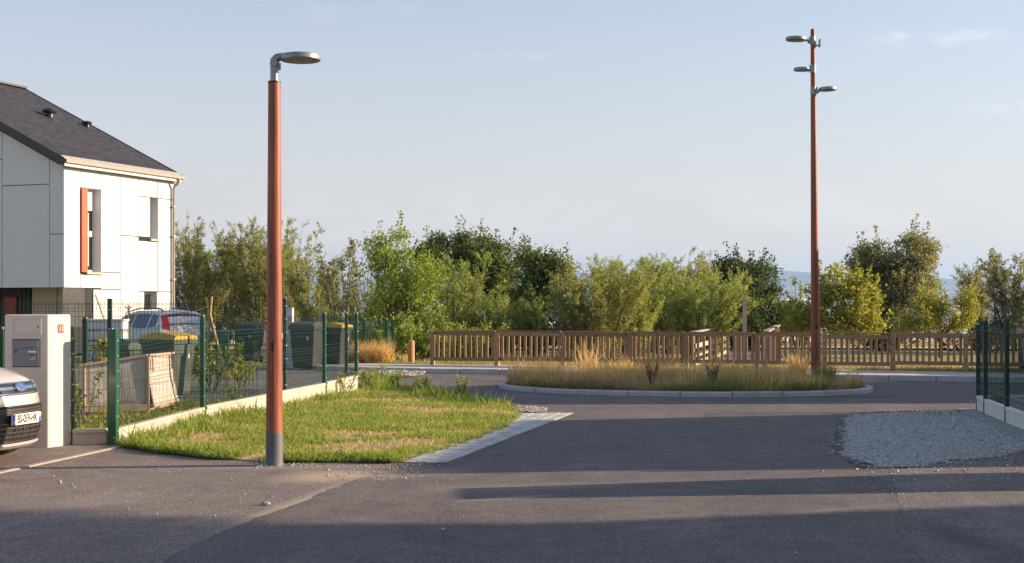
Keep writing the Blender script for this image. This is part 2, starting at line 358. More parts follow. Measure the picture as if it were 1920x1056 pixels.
def timber(name, a, b_, st):
    m, nt, b, out = new_mat(name)
    oi = nt.nodes.new('ShaderNodeObjectInfo')
    col = ramp(nt, noise(nt, 4, 6, .6, stretch=st), [(.3, a), (.7, b_)])
    v = ramp(nt, oi.outputs['Random'], [(0,(.78,.76,.74)), (.5,(1,1,1)), (1,(1.2,1.16,1.1))]); col = mix(nt, 1.0, col, v, 'MULTIPLY')
    nt.links.new(col, b.inputs['Base Color']); b.inputs['Roughness'].default_value = .75
    bump(nt, b, noise(nt, 16, 4, .7, stretch=st), .3, .004); return m
M['wood_v'] = timber('brown timber upright', (.27,.155,.07), (.38,.23,.115), (4,4,.35))
M['wood_h'] = timber('brown timber rail', (.23,.13,.06), (.33,.195,.098), (.35,4,4))
M['wood_pale'] = timber('weathered pale timber', (.36,.29,.23), (.48,.40,.33), (1,1,1))
M['bollard'] = timber('orange timber', (.36,.19,.08), (.46,.26,.12), (4,4,.35))
M['stake'] = timber('bamboo', (.45,.30,.12), (.55,.38,.17), (3,3,.5))
M['bark'] = surf('bark', (.11,.085,.06), (.18,.14,.10), 7, .9, 30, .5, stretch=(1,1,.3))
M['bark_dark'] = surf('dark bark', (.05,.04,.032), (.085,.07,.055), 7, .9, 30, .5, stretch=(1,1,.3))
M['dead'] = surf('dead stem', (.14,.08,.05), (.22,.13,.08), 9, .9)
M['soil'] = surf('bare soil', (.17,.125,.075), (.26,.20,.13), 2.2, .95, 40, .6, bdist=.02, dirt=(.10,.12,.04), dirt_amt=.8)
M['lawn_soil'] = surf('lawn floor', (.22,.20,.085), (.40,.30,.18), 1.6, .95, 40, .6, bdist=.02, dirt=(.34,.27,.17), dirt_amt=.7)
M['meadow'] = surf('dry meadow', (.30,.25,.10), (.22,.21,.075), .5, .95, 25, .6, bdist=.03, dirt=(.14,.17,.05), dirt_amt=.8)
M['path'] = surf('sandy path', (.42,.36,.28), (.5,.43,.34), 1.5, .95, 50, .3)
M['gravel_bed'] = surf('gravel bed', (.22,.22,.225), (.36,.355,.35), 30, .9, 60, .8, bdist=.02)
def stones(name, cols):
    m, nt, b, out = new_mat(name); geo = nt.nodes.new('ShaderNodeNewGeometry')
    col = ramp(nt, geo.outputs['Random Per Island'], [(i/(len(cols)-1), c) for i, c in enumerate(cols)])
    nt.links.new(col, b.inputs['Base Color']); b.inputs['Roughness'].default_value = .8; return m
M['gravel'] = stones('grey gravel', [(.20,.195,.195), (.33,.325,.325), (.43,.42,.41), (.52,.505,.485), (.68,.65,.61)])
M['gravel_warm'] = stones('beige gravel', [(.22,.2,.18), (.34,.31,.27), (.44,.4,.34), (.52,.47,.40)])
def obj_vary(name, a, b_, rough=.85, lo=.75, hi=1.25, bs=60):
    m, nt, b, out = new_mat(name); oi = nt.nodes.new('ShaderNodeObjectInfo')
    col = ramp(nt, noise(nt, 7, 5, .6), [(.3, a), (.7, b_)]); v = ramp(nt, oi.outputs['Random'], [(0,(lo,)*3), (1,(hi,)*3)]); col = mix(nt, 1.0, col, v, 'MULTIPLY')
    nt.links.new(col, b.inputs['Base Color']); b.inputs['Roughness'].default_value = rough; bump(nt, b, noise(nt, bs, 4, .6), .3, .004); return m
M['sett'] = obj_vary('grey sett', (.42,.41,.40), (.52,.505,.49), .85, .88, 1.1)
M['sett_joint'] = surf('sett joint', (.30,.285,.27), (.36,.34,.32), 8, .9)
# leaves
M['lf_willow'] = foliage('willow leaves', [(.16,.21,.065), (.27,.31,.10), (.40,.37,.14), (.20,.25,.075)], .55)
M['lf_willow_g'] = foliage('green willow leaves', [(.16,.25,.065), (.28,.36,.10), (.41,.43,.14), (.22,.29,.085)], .55)
M['lf_bright'] = foliage('bright green leaves', [(.13,.22,.03), (.24,.34,.05), (.36,.39,.08), (.17,.25,.045)], .5)
M['lf_oak'] = foliage('oak leaves', [(.06,.10,.032), (.12,.17,.05), (.21,.25,.075), (.08,.125,.04)], .4)
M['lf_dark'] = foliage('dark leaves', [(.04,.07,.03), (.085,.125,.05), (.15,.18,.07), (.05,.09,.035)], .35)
M['lf_yellow'] = foliage('yellowing leaves', [(.20,.26,.045), (.33,.35,.065), (.45,.39,.10), (.15,.21,.04)], .45)
M['lf_grey'] = foliage('grey green leaves', [(.14,.17,.095), (.24,.26,.145), (.33,.31,.16), (.18,.20,.11)], .5)
M['lf_laurel'] = foliage('laurel leaves', [(.09,.17,.035), (.18,.26,.05), (.38,.37,.07), (.50,.40,.09)], .45)
M['grass'] = foliage('grass blades', [(.13,.235,.03), (.195,.305,.042), (.285,.34,.065), (.39,.375,.115), (.16,.265,.038)], .4)
M['grass_dry'] = foliage('dry grass', [(.42,.30,.17), (.52,.38,.24), (.36,.30,.16), (.44,.27,.19), (.48,.33,.19)], .4)
M['grass_straw'] = foliage('straw grass', [(.66,.44,.20), (.78,.55,.28), (.55,.36,.17)], .45)
M['grass_olive'] = foliage('olive grass', [(.13,.19,.06), (.20,.25,.09), (.30,.27,.13), (.17,.20,.07)], .4)
def glass_dark(name, c=(.02,.025,.028), rough=.06):
    m, nt, b, out = new_mat(name); b.inputs['Base Color'].default_value = (*c,1); b.inputs['Roughness'].default_value = rough; b.inputs['Specular IOR Level'].default_value = .7
    bump(nt, b, noise(nt, 1.5, 2), .02, .01); return m
M['glass'] = glass_dark('window glass')
M['car_glass'] = glass_dark('car glass', (.03,.04,.045), .05)
def paint(name, c, metal=.0, rough=.35): return surf(name, c, tuple(min(1, k*1.04) for k in c), 3, rough, 400, .02, metal=metal, coat=.9)
M['paint_beige'] = paint('beige metallic car paint', (.64,.56,.50), .3, .34)
M['paint_white'] = paint('white car paint', (.52,.51,.50))
M['chrome'] = surf('chrome', (.75,.75,.76), (.7,.7,.7), 3, .12, metal=1.0, bstr=0)
M['tyre'] = surf('tyre rubber', (.02,.02,.02), (.03,.03,.03), 9, .8)
M['tail_red'] = surf('red lamp', (.5,.012,.015), (.42,.01,.012), 3, .2, bstr=0, coat=.6)
M['lamp_clear'] = surf('headlamp', (.4,.42,.45), (.3,.32,.35), 8, .1, bstr=.05, coat=1)
M['plate_white'] = surf('number plate white', (.8,.79,.76), None, 3, .35, bstr=0)
M['plate_blue'] = surf('plate blue', (.01,.06,.30), None, 3, .35, bstr=0)
M['plate_region'] = surf('plate region', (.12,.30,.40), (.45,.5,.12), 40, .35, bstr=0)
M['ink'] = surf('black ink', (.01,.01,.01), None, 3, .5, bstr=0)
M['red_sign'] = surf('red enamel', (.40,.06,.03), (.36,.05,.03), 3, .3, bstr=0)
M['white_ink'] = surf('white ink', (.75,.72,.68), None, 3, .4, bstr=0)
M['mailbox'] = surf('grey mailbox', (.17,.18,.205), (.2,.21,.235), 3, .45, bstr=.03)
M['mail_dark'] = surf('mailbox line', (.05,.05,.055), None, 3, .5, bstr=0)
M['bin_grey'] = surf('dark grey bin plastic', (.03,.034,.036), (.045,.05,.052), 4, .5, 90, .1, dirt=(.12,.11,.1), dirt_amt=.3)
M['bin_green'] = surf('green grey bin plastic', (.055,.075,.06), (.085,.11,.088), 4, .5, 90, .1, dirt=(.2,.18,.15), dirt_amt=.3)
M['bin_yellow'] = surf('yellow lid plastic', (.68,.40,.02), (.62,.36,.02), 4, .45, bstr=.05)
def canvas():
    m, nt, b, out = new_mat('cream canvas'); col = ramp(nt, noise(nt, 3, 5, .6), [(.3, (.80,.72,.63)), (.7, (.85,.78,.70))]); nt.links.new(col, b.inputs['Base Color']); b.inputs['Roughness'].default_value = .9
    bump(nt, b, noise(nt, 9, 4, .6, stretch=(1,1,.3)), .5, .02); t = nt.nodes.new('ShaderNodeBsdfTranslucent'); nt.links.new(col, t.inputs['Color']); ms = nt.nodes.new('ShaderNodeMixShader'); ms.inputs[0].default_value = .35
    nt.links.new(b.outputs[0], ms.inputs[1]); nt.links.new(t.outputs[0], ms.inputs[2]); nt.links.new(ms.outputs[0], out.inputs['Surface']); return m
M['fabric'] = canvas()
M['board'] = timber('planter board', (.50,.36,.25), (.60,.45,.33), (1,1,1))
M['emblem'] = surf('blue emblem', (.05,.12,.32), (.08,.16,.38), 3, .2, bstr=0, coat=.8)
M['grid'] = surf('dark grille', (.015,.015,.016), (.03,.03,.03), 5, .35, bstr=0)
M['grid_light'] = surf('grille bar', (.16,.15,.145), (.2,.19,.18), 5, .25, metal=.7, bstr=0)
M['city'] = obj_vary('far town', (.5,.49,.47), (.65,.62,.58))
M['hill'] = surf('far hills', (.045,.06,.035), (.09,.10,.05), .004, 1, bstr=0)
M['plain'] = surf('valley floor', (.08,.10,.05), (.17,.16,.10), .006, 1, bstr=0, dirt=(.32,.3,.27), dirt_amt=.8)
# ================================================================ SETTING: terrain
def terrain(name, rows, xs, mat, jitter=0.0):
    mb = MB(); n = len(xs)
    vs = [(x, d, z + (jitter*math.sin(x*.0031+d*.0017)*math.cos(x*.0013-d*.0023) if jitter else 0)) for d, z in rows for x in xs]
    fs = [(i*n+j, i*n+j+1, (i+1)*n+j+1, (i+1)*n+j) for i in range(len(rows)-1) for j in range(n-1)]
    mb.add(vs, fs); return tag(mb.build(name, mat, smooth=60), kind='structure')
near_x = [-9000,-600,-120,-60,-30,-15,0,15,30,60,120,600,9000]
terrain('ground', [(-60,-.05),(20,-.05),(62,-.05),(70,-.9),(80,-2.8),(95,-6),(150,-15)], near_x, M['meadow'])
xs_far = [i*600.0 for i in range(-15,16)]
terrain('valley', [(150,-15),(300,-25),(700,-35),(1500,-37),(2400,-30),(3400,-8),(4600,22),(5800,55),(7000,95),(7600,110)], xs_far, M['plain'])
hx = [i*150.0 for i in range(-56,57)]
mb = MB(); vs = []; prof = [(7500,0.0),(7900,.35),(8400,.78),(8800,.97),(9100,1.0),(9800,.8),(10600,.5)]
def ridge(x): return 196 + 22*math.sin(x*.0011+.6) + 12*math.sin(x*.0031+2) + 6*math.sin(x*.0083)
for d, k in prof:
    for x in hx: vs.append((x, d, 100 + (ridge(x)-100)*k + 5*math.sin(x*.011+d*.006)*k))
n = len(hx); mb.add(vs, [(i*n+j, i*n+j+1, (i+1)*n+j+1, (i+1)*n+j) for i in range(len(prof)-1) for j in range(n-1)])
tag(mb.build('hills', M['hill'], smooth=60), kind='structure')
# far town in the valley: nobody could count its houses
mb = MB(); g = random.Random(3)
def val_z(d):
    rows = [(150,-15),(300,-25),(700,-35),(1500,-37),(2400,-30),(3400,-8),(4600,22),(5800,55),(7000,95),(7600,110)]
    for (a,za),(b,zb) in zip(rows, rows[1:]):
        if a <= d <= b: return za+(zb-za)*(d-a)/(b-a)
    return 0
for k in range(520):
    d = g.uniform(500, 5200); x = g.uniform(-.36, .4)*d; s = g.uniform(8, 26); h = g.uniform(5, 13); z = val_z(d)
    Mx = Matrix.Translation((x,d,z)) @ Matrix.Rotation(g.uniform(0,3),4,'Z')
    mb.box((-s/2,-s/3,-2),(s/2,s/3,h),0,Mx)
    mb.add([Mx @ Vector(p) for p in ((-s/2,-s/3,h),(s/2,-s/3,h),(s/2,s/3,h),(-s/2,s/3,h),(-s/2,0,h+4),(s/2,0,h+4))], ((0,1,5,4),(2,3,4,5),(1,2,5),(3,0,4)))
tag(mb.build('distant_town', M['city']), 'hazy pale town scattered over the valley floor beyond the trees', 'town', kind='stuff')
# haze: one closed box of even pale air round the whole scene
mb = MB(); mb.box((-9400,-160,-39.5),(9400,11200,300))
hm, hnt, hb, hout = new_mat('haze air'); hnt.nodes.remove(hb)
pv = hnt.nodes.new('ShaderNodeVolumePrincipled'); pv.inputs['Color'].default_value = (.42,.64,1.0,1); pv.inputs['Density'].default_value = 1.0e-4; pv.inputs['Anisotropy'].default_value = 0.15
hnt.links.new(pv.outputs[0], hout.inputs['Volume'])
tag(mb.build('haze', hm), 'pale blue haze lying over the valley and far hills', 'haze', kind='stuff')

# ---------------------------------------------------------------- roads and sheets
road_poly = [(-14,-8),(30,-8),(30,24.4),(12,29.3),(9.8,30.0),(-1.03,33.5),(-2.15,34.6),(-3.2,36.5),(-5.2,37.5),(-14,38)]
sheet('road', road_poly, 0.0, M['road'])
def px_poly(pts, z=0): return [tuple(gp(x,y,z)[:2]) for x,y in pts]
drv = px_poly([(300,1056),(410,1000),(500,965),(570,940),(640,908),(690,893),(735,876),(700,868),(500,870),(235,845),(215,832),(60,832)]) + [(-14,16.3),(-14,8.5)]
sheet('driveway', rough_poly(drv,.10,.012,3), .0018, M['drive'])
drr = px_poly([(1735,1056),(1712,1010),(1690,960),(1676,905),(1674,884),(1760,868),(1920,842)]) + [(7.5,15.7),(16,16),(16,7)]
sheet('driveway_right', rough_poly(drr,.10,.012,4), .0018, M['drive_right'])
# narrow concrete edging across the left driveway
a, b = gp(-60,900), gp(228,838)
mb = MB(); mb.bar(a+Vector((0,0,.006)), b+Vector((0,0,.006)), .075, .022); tag(mb.build('driveway_edging', M['edging'], bevel=.004), kind='structure')
# yard behind the mesh fence
P213, P380, P608, P668 = gp(213,834.2), gp(380,791), gp(608,747), gp(668,732)
P505 = (P380+P608)/2
bed = [P213.to_tuple()[:2], P380[:2], P505[:2], (P505.x-2.2, P505.y+1.2), (-7.4,23.2), (-12,22), (-12,16.6), (-6.1,16.6)]
sheet('garden_bed', bed, .012, M['soil'])
yard = [(-12,22),(-7.4,23.2),(P505.x-2.2,P505.y+1.2), P505[:2], P608[:2], P668[:2], (P668.x-.1,P668.y+.4), (-3.6,33.6),(-5.2,37.4),(-8,38.5),(-14,44),(-14,22)]
sheet('yard', rough_poly([p[:2] for p in yard],.4,.01,2), .008, M['yard'])
# pavement slab with kerbstones along the far side of the road
K0, K1 = gp(880,701), gp(1810,716); kd = (K1-K0).normalized(); kn = Vector((-kd.y, kd.x, 0))
ka = K0 - kd*2.2; kb = K1 + kd*9
def curve_front(t):   # left end of the kerb bends back
    p = ka + kd*t; return p
back0, back1 = gp(800,684,.12), gp(1812,697,.12)
slab = [(ka.x-2.6,ka.y+1.9),(ka.x-1.2,ka.y+.55),(ka+kn*.06).to_tuple()[:2],(kb+kn*.06).to_tuple()[:2],(kb+kn*2.25).to_tuple()[:2],(ka+kn*2.35).to_tuple()[:2],(ka.x-3.5,ka.y+3.6)]
pv_root = empty('pavement', (0,0,0)); pv_root['kind'] = 'structure'
mb = MB(); mb.prism([(x,y,-.02) for x,y in slab], (0,0,.138)); mb.build('slab', M['pave'], pv_root)
ks = MB(); ks.box((0,0,-.03),(.985,.14,.122)); ksm = ks.mesh('kerb_stone', M['kerb'])
ang = math.atan2(kd.y, kd.x); L = (kb-ka).length
for i in range(int(L)):
    o = bpy.data.objects.new('kerb_stone', ksm); COL.objects.link(o); o.parent = pv_root; p = ka + kd*i - kn*.085; o.location = (p.x,p.y,g.uniform(-.004,.004)); o.rotation_euler = (0,0,ang+g.uniform(-.004,.004)); bev(o,.012,2)
for i in range(3):   # return stones at the left end
    q0 = Vector((ka.x-.02,ka.y-.07,0)); dv = Vector((-.78,.45+.12*i,0)).normalized()
    o = bpy.data.objects.new('kerb_stone', ksm); COL.objects.link(o); o.parent = pv_root; o.location = q0 + Vector((-.80,.42,0))*(i+1)*1.05 + Vector((0,.10*i*i,0)); o.rotation_euler = (0,0,math.atan2(-.42-.1*i,.8)); bev(o,.012,2)
# verge, path and meadow behind the timber fence
fd = kd
def off(p, a, b): q = p + kd*a + kn*b; return (q.x, q.y)
sheet('grass_verge', [off(ka,-6,2.3),off(kb,4,2.3),off(kb,4,12),off(ka,-6,12)], .012, M['meadow'])
sheet('path', rough_poly([gp(900,656)[:2],gp(1500,653)[:2],gp(2100,657)[:2],gp(2100,651)[:2],gp(1500,648)[:2],gp(900,651)[:2]],1.5,.06,8), .022, M['path'])
fp = rough_poly([gp(1300,690)[:2], gp(1425,692)[:2], (8.9,45),(9.4,55),(7.0,55),(6.4,45)],.6,.02,9)
sheet('footpath', fp, .026, M['yard'])

# ---------------------------------------------------------------- traffic island
IC = Vector((3.36,27.4,0)); IA, IB, IT = 3.66, 2.35, R(-11.2)
def ell(t, k=0.0):
    x = (IA-k)*math.cos(t); y = (IB-k)*math.sin(t); return Vector((IC.x + x*math.cos(IT)-y*math.sin(IT), IC.y + x*math.sin(IT)+y*math.cos(IT), 0))
isl = empty('traffic_island', IC); isl['kind'] = 'structure'
iv = Matrix.Translation(-IC)
mb = MB(); mb.prism([iv @ (ell(2*math.pi*i/48,.09)+Vector((0,0,-.03))) for i in range(48)], (0,0,.10)); mb.build('soil', M['soil'], isl)
ts = [0.0]; 
per = []; tt = 0.0
while tt < 2*math.pi:
    step = 0.95/ (ell(tt+.01)-ell(tt)).length*.01; per.append((tt, min(tt+step, 2*math.pi))); tt += step
for (t0,t1) in per:
    if t1-t0 < .08: continue
    mb = MB(); nseg = 5; gapt = .009*(t1-t0); zt = .092+g.uniform(-.004,.004); vs = []
    for i in range(nseg+1):
        t = t0+gapt+(t1-t0-2*gapt)*i/nseg; o_, i_ = iv @ ell(t), iv @ ell(t,.115)
        vs += [o_+Vector((0,0,-.03)), o_+Vector((0,0,zt-.02)), o_.lerp(i_,.16)+Vector((0,0,zt)), i_+Vector((0,0,zt)), i_+Vector((0,0,-.03))]
    fs = [(5*i+a, 5*i+a+1, 5*i+5+a+1, 5*i+5+a) for i in range(nseg) for a in range(4)] + [(0,1,2,3,4),(5*nseg+4,5*nseg+3,5*nseg+2,5*nseg+1,5*nseg)]
    mb.add(vs, fs); mb.build('kerb_stone', M['kerb'], isl)

# ---------------------------------------------------------------- sett strip beside the lawn
A, B, C_, D_ = gp(757,868), gp(836,869), gp(1076,775), gp(980,776)
st = empty('sett_strip', A); st['kind'] = 'structure'
sheet('joint_bed', [tuple((p-A)[:2]) for p in (A,B,C_,D_)], .007, M['sett_joint'], parent=st)
NR, NC = 4, 38
for i in range(NC):
    sh = (.5 if 0 else 0)
    for j in range(NR):
        def q(u, v): return A.lerp(D_,u).lerp(B.lerp(C_,u),v) - A
        off_ = (.5/NC if j % 2 else 0); u0 = min(1,max(0,i/NC+off_+.0008)); u1 = min(1,(i+1)/NC+off_-.0012); v0 = j/NR+.012; v1 = (j+1)/NR-.012
        if u1-u0 < .005: continue
        zt = .012+g.uniform(-.003,.004); mb = MB()
        mb.prism([q(u0,v0),q(u1,v0),q(u1,v1),q(u0,v1)], (0,0,zt)); mb.build('sett', M['sett'], st)

# ---------------------------------------------------------------- gravel patches (loose stones)
def gravel(name, poly, n, size, mat, seed, zb=.01, mound=.05, label='', edge=.25):
    g = np.random.default_rng(seed); P = scatter(poly, n, g); c = np.array([p[:2] for p in poly]).mean(0)
    s = size*np.exp(g.normal(0,.40,n)); base = np.array([(1,0,0),(0,1,0),(-1,0,0),(0,-1,0),(0,0,1),(0,0,-1)], float)
    V = base[None]*s[:,None,None]*g.uniform(.6,1.25,(n,6,1)); V[:,:,2] *= .7
    a = g.uniform(0,6.28,n); ca, sa = np.cos(a)[:,None], np.sin(a)[:,None]; x = V[:,:,0]*ca-V[:,:,1]*sa; y = V[:,:,0]*sa+V[:,:,1]*ca; tl = g.uniform(-.6,.6,n)[:,None]
    V[:,:,0] = x; V[:,:,1] = y*np.cos(tl)-V[:,:,2]*np.sin(tl); V[:,:,2] = y*np.sin(tl)+V[:,:,2]*np.cos(tl)
    z = zb + mound*vnoise(P,1.3,seed) + s*.3
    V[:,:,0] += P[:,0:1]; V[:,:,1] += P[:,1:2]; V[:,:,2] += z[:,None]
    T = np.array([(0,1,4),(1,2,4),(2,3,4),(3,0,4),(1,0,5),(2,1,5),(3,2,5),(0,3,5)]); Q = (np.arange(n)[:,None,None]*6+T[None]).reshape(-1,3)
    o = fast_mesh(name, V.reshape(-1,3), Q, mat); tag(o, label, 'gravel', kind='stuff'); return o
gr_poly = px_poly([(1592,782),(1640,777),(1720,774),(1828,773),(1838,778),(1905,820),(1935,842),(1900,852),(1790,865),(1690,880),(1640,878),(1590,862),(1578,840),(1585,800)])
gr_r = rough_poly(gr_poly,.15,.05,5)
sheet('gravel_border', rough_poly(px_poly([(1566,800),(1584,781),(1640,772),(1740,768),(1840,769),(1860,785),(1850,800),(1700,790),(1600,800),(1592,850),(1612,874),(1640,882),(1600,874),(1566,845)]),.10,.02,35), .0075, M['verge'])
sheet('gravel_bed', rough_poly([((p[0]-6.0)*.985+6.0,(p[1]-17.6)*.97+17.6) for p in gr_poly],.10,.03,5), .0095, M['gravel_bed'])
gravel('gravel', rough_poly(gr_poly,.10,.07,51), 72000, .0068, M['gravel'], 21, .004, .008, 'grey gravel patch on the right between road and white based fence')
g2 = px_poly([(664,700),(690,690),(735,687),(790,693),(802,699),(790,706),(745,710),(700,711),(672,708)])
sheet('gravel_bed', rough_poly(g2,.2,.03,6), .016, M['gravel_bed'])
gravel('gravel_crumbs', rough_poly([(lambda p: (p[0],p[1]))(p) for p in px_poly([(1560,790),(1640,768),(1840,766),(1920,815),(1920,870),(1690,893),(1600,888),(1556,850)])],.3,.1,31), 2600, .009, M['gravel'], 29, .006, 0, 'loose stones spilled round the edge of the right gravel patch')
gravel('gravel', rough_poly(g2,.2,.05,6), 14000, .016, M['gravel_warm'], 22, .014, .05, 'beige gravel patch by the far kerb behind the fence corner')
g3 = px_poly([(955,764),(985,763),(1025,767),(1022,774),(990,776),(965,773)])
gravel('gravel', g3, 2600, .011, M['gravel_warm'], 23, .006, .02, 'small spill of gravel at the far tip of the lawn')
# crumbs of stone lying on the tarmac
pb = px_poly([(40,880),(560,880),(720,890),(640,930),(420,985),(60,960)]); gravel('pebbles', pb, 190, .0065, M['gravel_warm'], 24, .006, 0, 'scattered pale crumbs of stone on the left driveway')
pb = px_poly([(600,875),(840,868),(800,895),(690,905),(610,900)]); gravel('pebbles', pb, 420, .007, M['gravel_warm'], 25, .006, 0, 'sandy grit at the lawn corner beside the sett strip')
pb = px_poly([(1500,900),(1690,888),(1920,850),(1920,900),(1740,930),(1720,1050),(1690,1050),(1670,930)]); gravel('pebbles', pb, 520, .007, M['gravel_warm'], 26, .006, 0, 'grit washed along the seam of the right driveway')
pb = px_poly([(480,868),(600,870),(600,880),(480,880)]); gravel('pebbles', pb, 170, .007, M['gravel_warm'], 27, .006, 0, 'crumbs of stone around the foot of the near lamp post')
pb = px_poly([(1000,790),(1560,790),(1640,1040),(500,1040)]); gravel('pebbles', pb, 110, .008, M['gravel_warm'], 28, .003, 0, 'a few pale specks of stone on the dark road')
s_ = gp(498,948); mb = MB(); mb.lathe([(.01,0),(.035,.008),(.03,.025),(.012,.035)],7); o = mb.build('stone', M['gravel_bed']); o.location = (s_.x,s_.y,.004); o.scale = (1.3,.9,.9)
tag(o, 'single dark stone lying on the sunlit left driveway', 'stone')

# ================================================================ HOUSE on the left
HC = Vector((-840/F*46, 46, 0)); HU = Vector((.365,.931,0)).normalized(); HWv = Vector((-HU.y,HU.x,0))
house = empty('house', HC, math.atan2(HU.y,HU.x), 'white panelled two storey house with slate roof and orange shutter', 'house')
def fac(x, y):
    k = (x-960)/F; t = (k*HC.y-HC.x)/(HU.x-k*HU.y); d = HC.y+t*HU.y; return t, zat(d,y)
def gab(x, y):
    k = (x-960)/F; s = (k*HC.y-HC.x)/(HWv.x-k*HWv.y); d = HC.y+s*HWv.y; return s, zat(d,y)
HL = fac(327,400)[0]; RP = gab(175,540)
zo = gab(60,540)[1]                      # underside of the first floor
zev = fac(140,318)[1]+.05                # eaves soffit
s_r = 7.1; HW = 2*s_r; ze = zev+.27; slope = .50; zr = ze + slope*(s_r+.25)
def roofz(s): return ze + slope*((s if s <= s_r else HW-s)+.25)
def wall_holes(mb, u0,u1,z0,z1, holes, P, mi=0):
    us = sorted(set([u0,u1]+[h[0] for h in holes]+[h[1] for h in holes])); zs = sorted(set([z0,z1]+[h[2] for h in holes]+[h[3] for h in holes]))
    for a,b in zip(us,us[1:]):
        for c,d in zip(zs,zs[1:]):
            m_ = ((a+b)/2,(c+d)/2)
            if any(h[0]<m_[0]<h[1] and h[2]<m_[1]<h[3] for h in holes): continue
            mb.add([P(a,c),P(b,c),P(b,d),P(a,d)], ((0,1,2,3),), mi)
def win(xa,ya,xb,yb):
    t0 = fac(xa,(ya+yb)/2)[0]; t1 = fac(xb,(ya+yb)/2)[0]; tm = (t0+t1)/2; d = HC.y+tm*HU.y
    return (t0,t1,zat(d,yb),zat(d,ya))
W1 = win(161.5,355,188,510); W2 = win(281.5,372,296,448); W3 = win(270.5,549,294,610)
tR = fac(175,560)[0]
mb = MB(); holes = [W1,W2,W3]
wall_holes(mb, 0, HL, zo+.02, zev, holes, lambda t,z: (t,.05,z)); wall_holes(mb, tR, HL, 0, zo+.02, holes, lambda t,z: (t,.05,z))
mb.add([(.05,0.05,zo+.02),(.05,HW-.05,zo+.02),(.05,HW-.05,zev+.1),(.05,s_r,roofz(s_r)-.35),(.05,.05,zev+.1)], ((0,1,2,3,4),))        # gable backing
mb.add([(0.05,.05,zo+.02),(HL,.05,zo+.02),(HL,HW,zo+.02),(.05,HW,zo+.02)], ((0,1,2,3),))                                      # soffit of first floor
mb.add([(HL,.05,0),(HL,HW,0),(HL,HW,zev),(HL,s_r,roofz(s_r)-.35),(HL,.05,zev)], ((0,1,2,3,4),))
mb.add([(0,HW-.05,0),(HL,HW-.05,0),(HL,HW-.05,zev),(0,HW-.05,zev)], ((0,1,2,3),))
mb.build('wall', M['joint'], house)
for h, rev in ((W1,.30),(W2,.30),(W3,.26)):
    t0,t1,z0,z1 = h; mb = MB()
    for q in ([(t0,-.004,z0),(t0,rev,z0),(t0,rev,z1),(t0,-.004,z1)],[(t1,-.004,z0),(t1,rev,z0),(t1,rev,z1),(t1,-.004,z1)],[(t0,-.004,z0),(t1,-.004,z0),(t1,rev,z0),(t0,rev,z0)],[(t0,-.004,z1),(t1,-.004,z1),(t1,rev,z1),(t0,rev,z1)]):
        mb.add(q, ((0,1,2,3),))
    wn_ = mb.build('window', M['panel_grey'], house)
    mb = MB(); fw = .07
    for a,b in (((t0,rev-.05,z0),(t0+fw,rev+.01,z1)),((t1-fw,rev-.05,z0),(t1,rev+.01,z1)),((t0+fw,rev-.05,z0),(t1-fw,rev+.01,z0+fw)),((t0+fw,rev-.05,z1-fw),(t1-fw,rev+.01,z1))): mb.box(a,b)
    if h is W1:
        zm = z0+(z1-z0)*.47; mb.box((t0+fw,rev-.05,zm-.12),(t1-fw,rev+.01,zm+.08)); mb.box((t0+fw,rev-.055,z1-.72),(t1-fw,rev+.01,z1-fw))
    mb.build('frame', M['pvc'], wn_)
    mb = MB(); mb.box((t0+.02,rev-.012,z0+.02),(t1-.02,rev+.02,z1-.02)); mb.build('pane', M['glass'], wn_)
    mb = MB(); mb.box((t0-.05,-.09,z0-.09),(t1+.05,rev-.06,z0-.004)); mb.build('sill', M['zinc'], wn_, bevel=.008)
    if h is W1:
        mb = MB()
        for k in range(4): mb.box((t0+fw+.12*k+.02,rev-.018,z0+.2),(t0+fw+.12*k+.06,rev-.013,zm-.15 if k<2 else z1-.8))
        mb.build('curtain', M['panel_grey'], wn_)
# facade panels, one by one
def fpanel(t0,t1,z0,z1,gap=.013):
    mb = MB(); mb.box((t0+gap,-.002,z0+gap),(t1-gap,.045,z1-gap)); mb.build('facade_panel', M['panel'], house, bevel=.003, seg=1)
def tz(x): return fac(x,450)[0]
X0,X1,X2,X3,X4,X5,X6 = [tz(x) for x in (120,150.5,189,226,260,295.5,327)]; X0 = 0; X6 = HL
def zf(x,y): return fac(x,y)[1]
z540, z371, z445, z511, z547 = zo, zf(290,371), zf(250,443), zf(205,511), zf(290,547)
fpanel(X0,X1,z540,zev)
t0,t1,z0,z1 = W1; xs0 = tz(150)
fpanel(X1,X2,z1+.004,zev); fpanel(X1,X2,z540,z0-.095); fpanel(t1,X2,z0-.095,z1) if X2-t1 > .05 else None
fpanel(X2,X3,z511,zev); fpanel(X2,X3,zf(205,543),z511); fpanel(tR,X3,0,zf(205,543))
fpanel(X3,X4,z445,zev); fpanel(X3,X4,.15,z445)
fpanel(X4,X5,z371,zev); fpanel(X4,W2[0],z445,z371); fpanel(W2[0],W2[1],W2[3],z371); fpanel(W2[0],W2[1],z445+.02,W2[2]-.095) if W2[2]-.095-z445 > .1 else None
fpanel(X4,X5,z547,z445 if W2[2]-.095 > z445 else W2[2]-.1)
fpanel(W2[1],X6,z371-.001,zev); fpanel(W2[1],X6,z547,z371)
fpanel(X4,W3[0],.15,z547); fpanel(W3[1],X6,.15,z547); fpanel(W3[0],W3[1],W3[3],z547) if z547-W3[3] > .05 else None; fpanel(W3[0],W3[1],.15,W3[2]-.1)
mb = MB(); mb.box((xs0+.02,-.075,z0-.02),(t0-.01,-.012,z1-.02)); tag(mb.build('shutter', M['orange'], house, bevel=.005), 'tall orange shutter board beside the window')
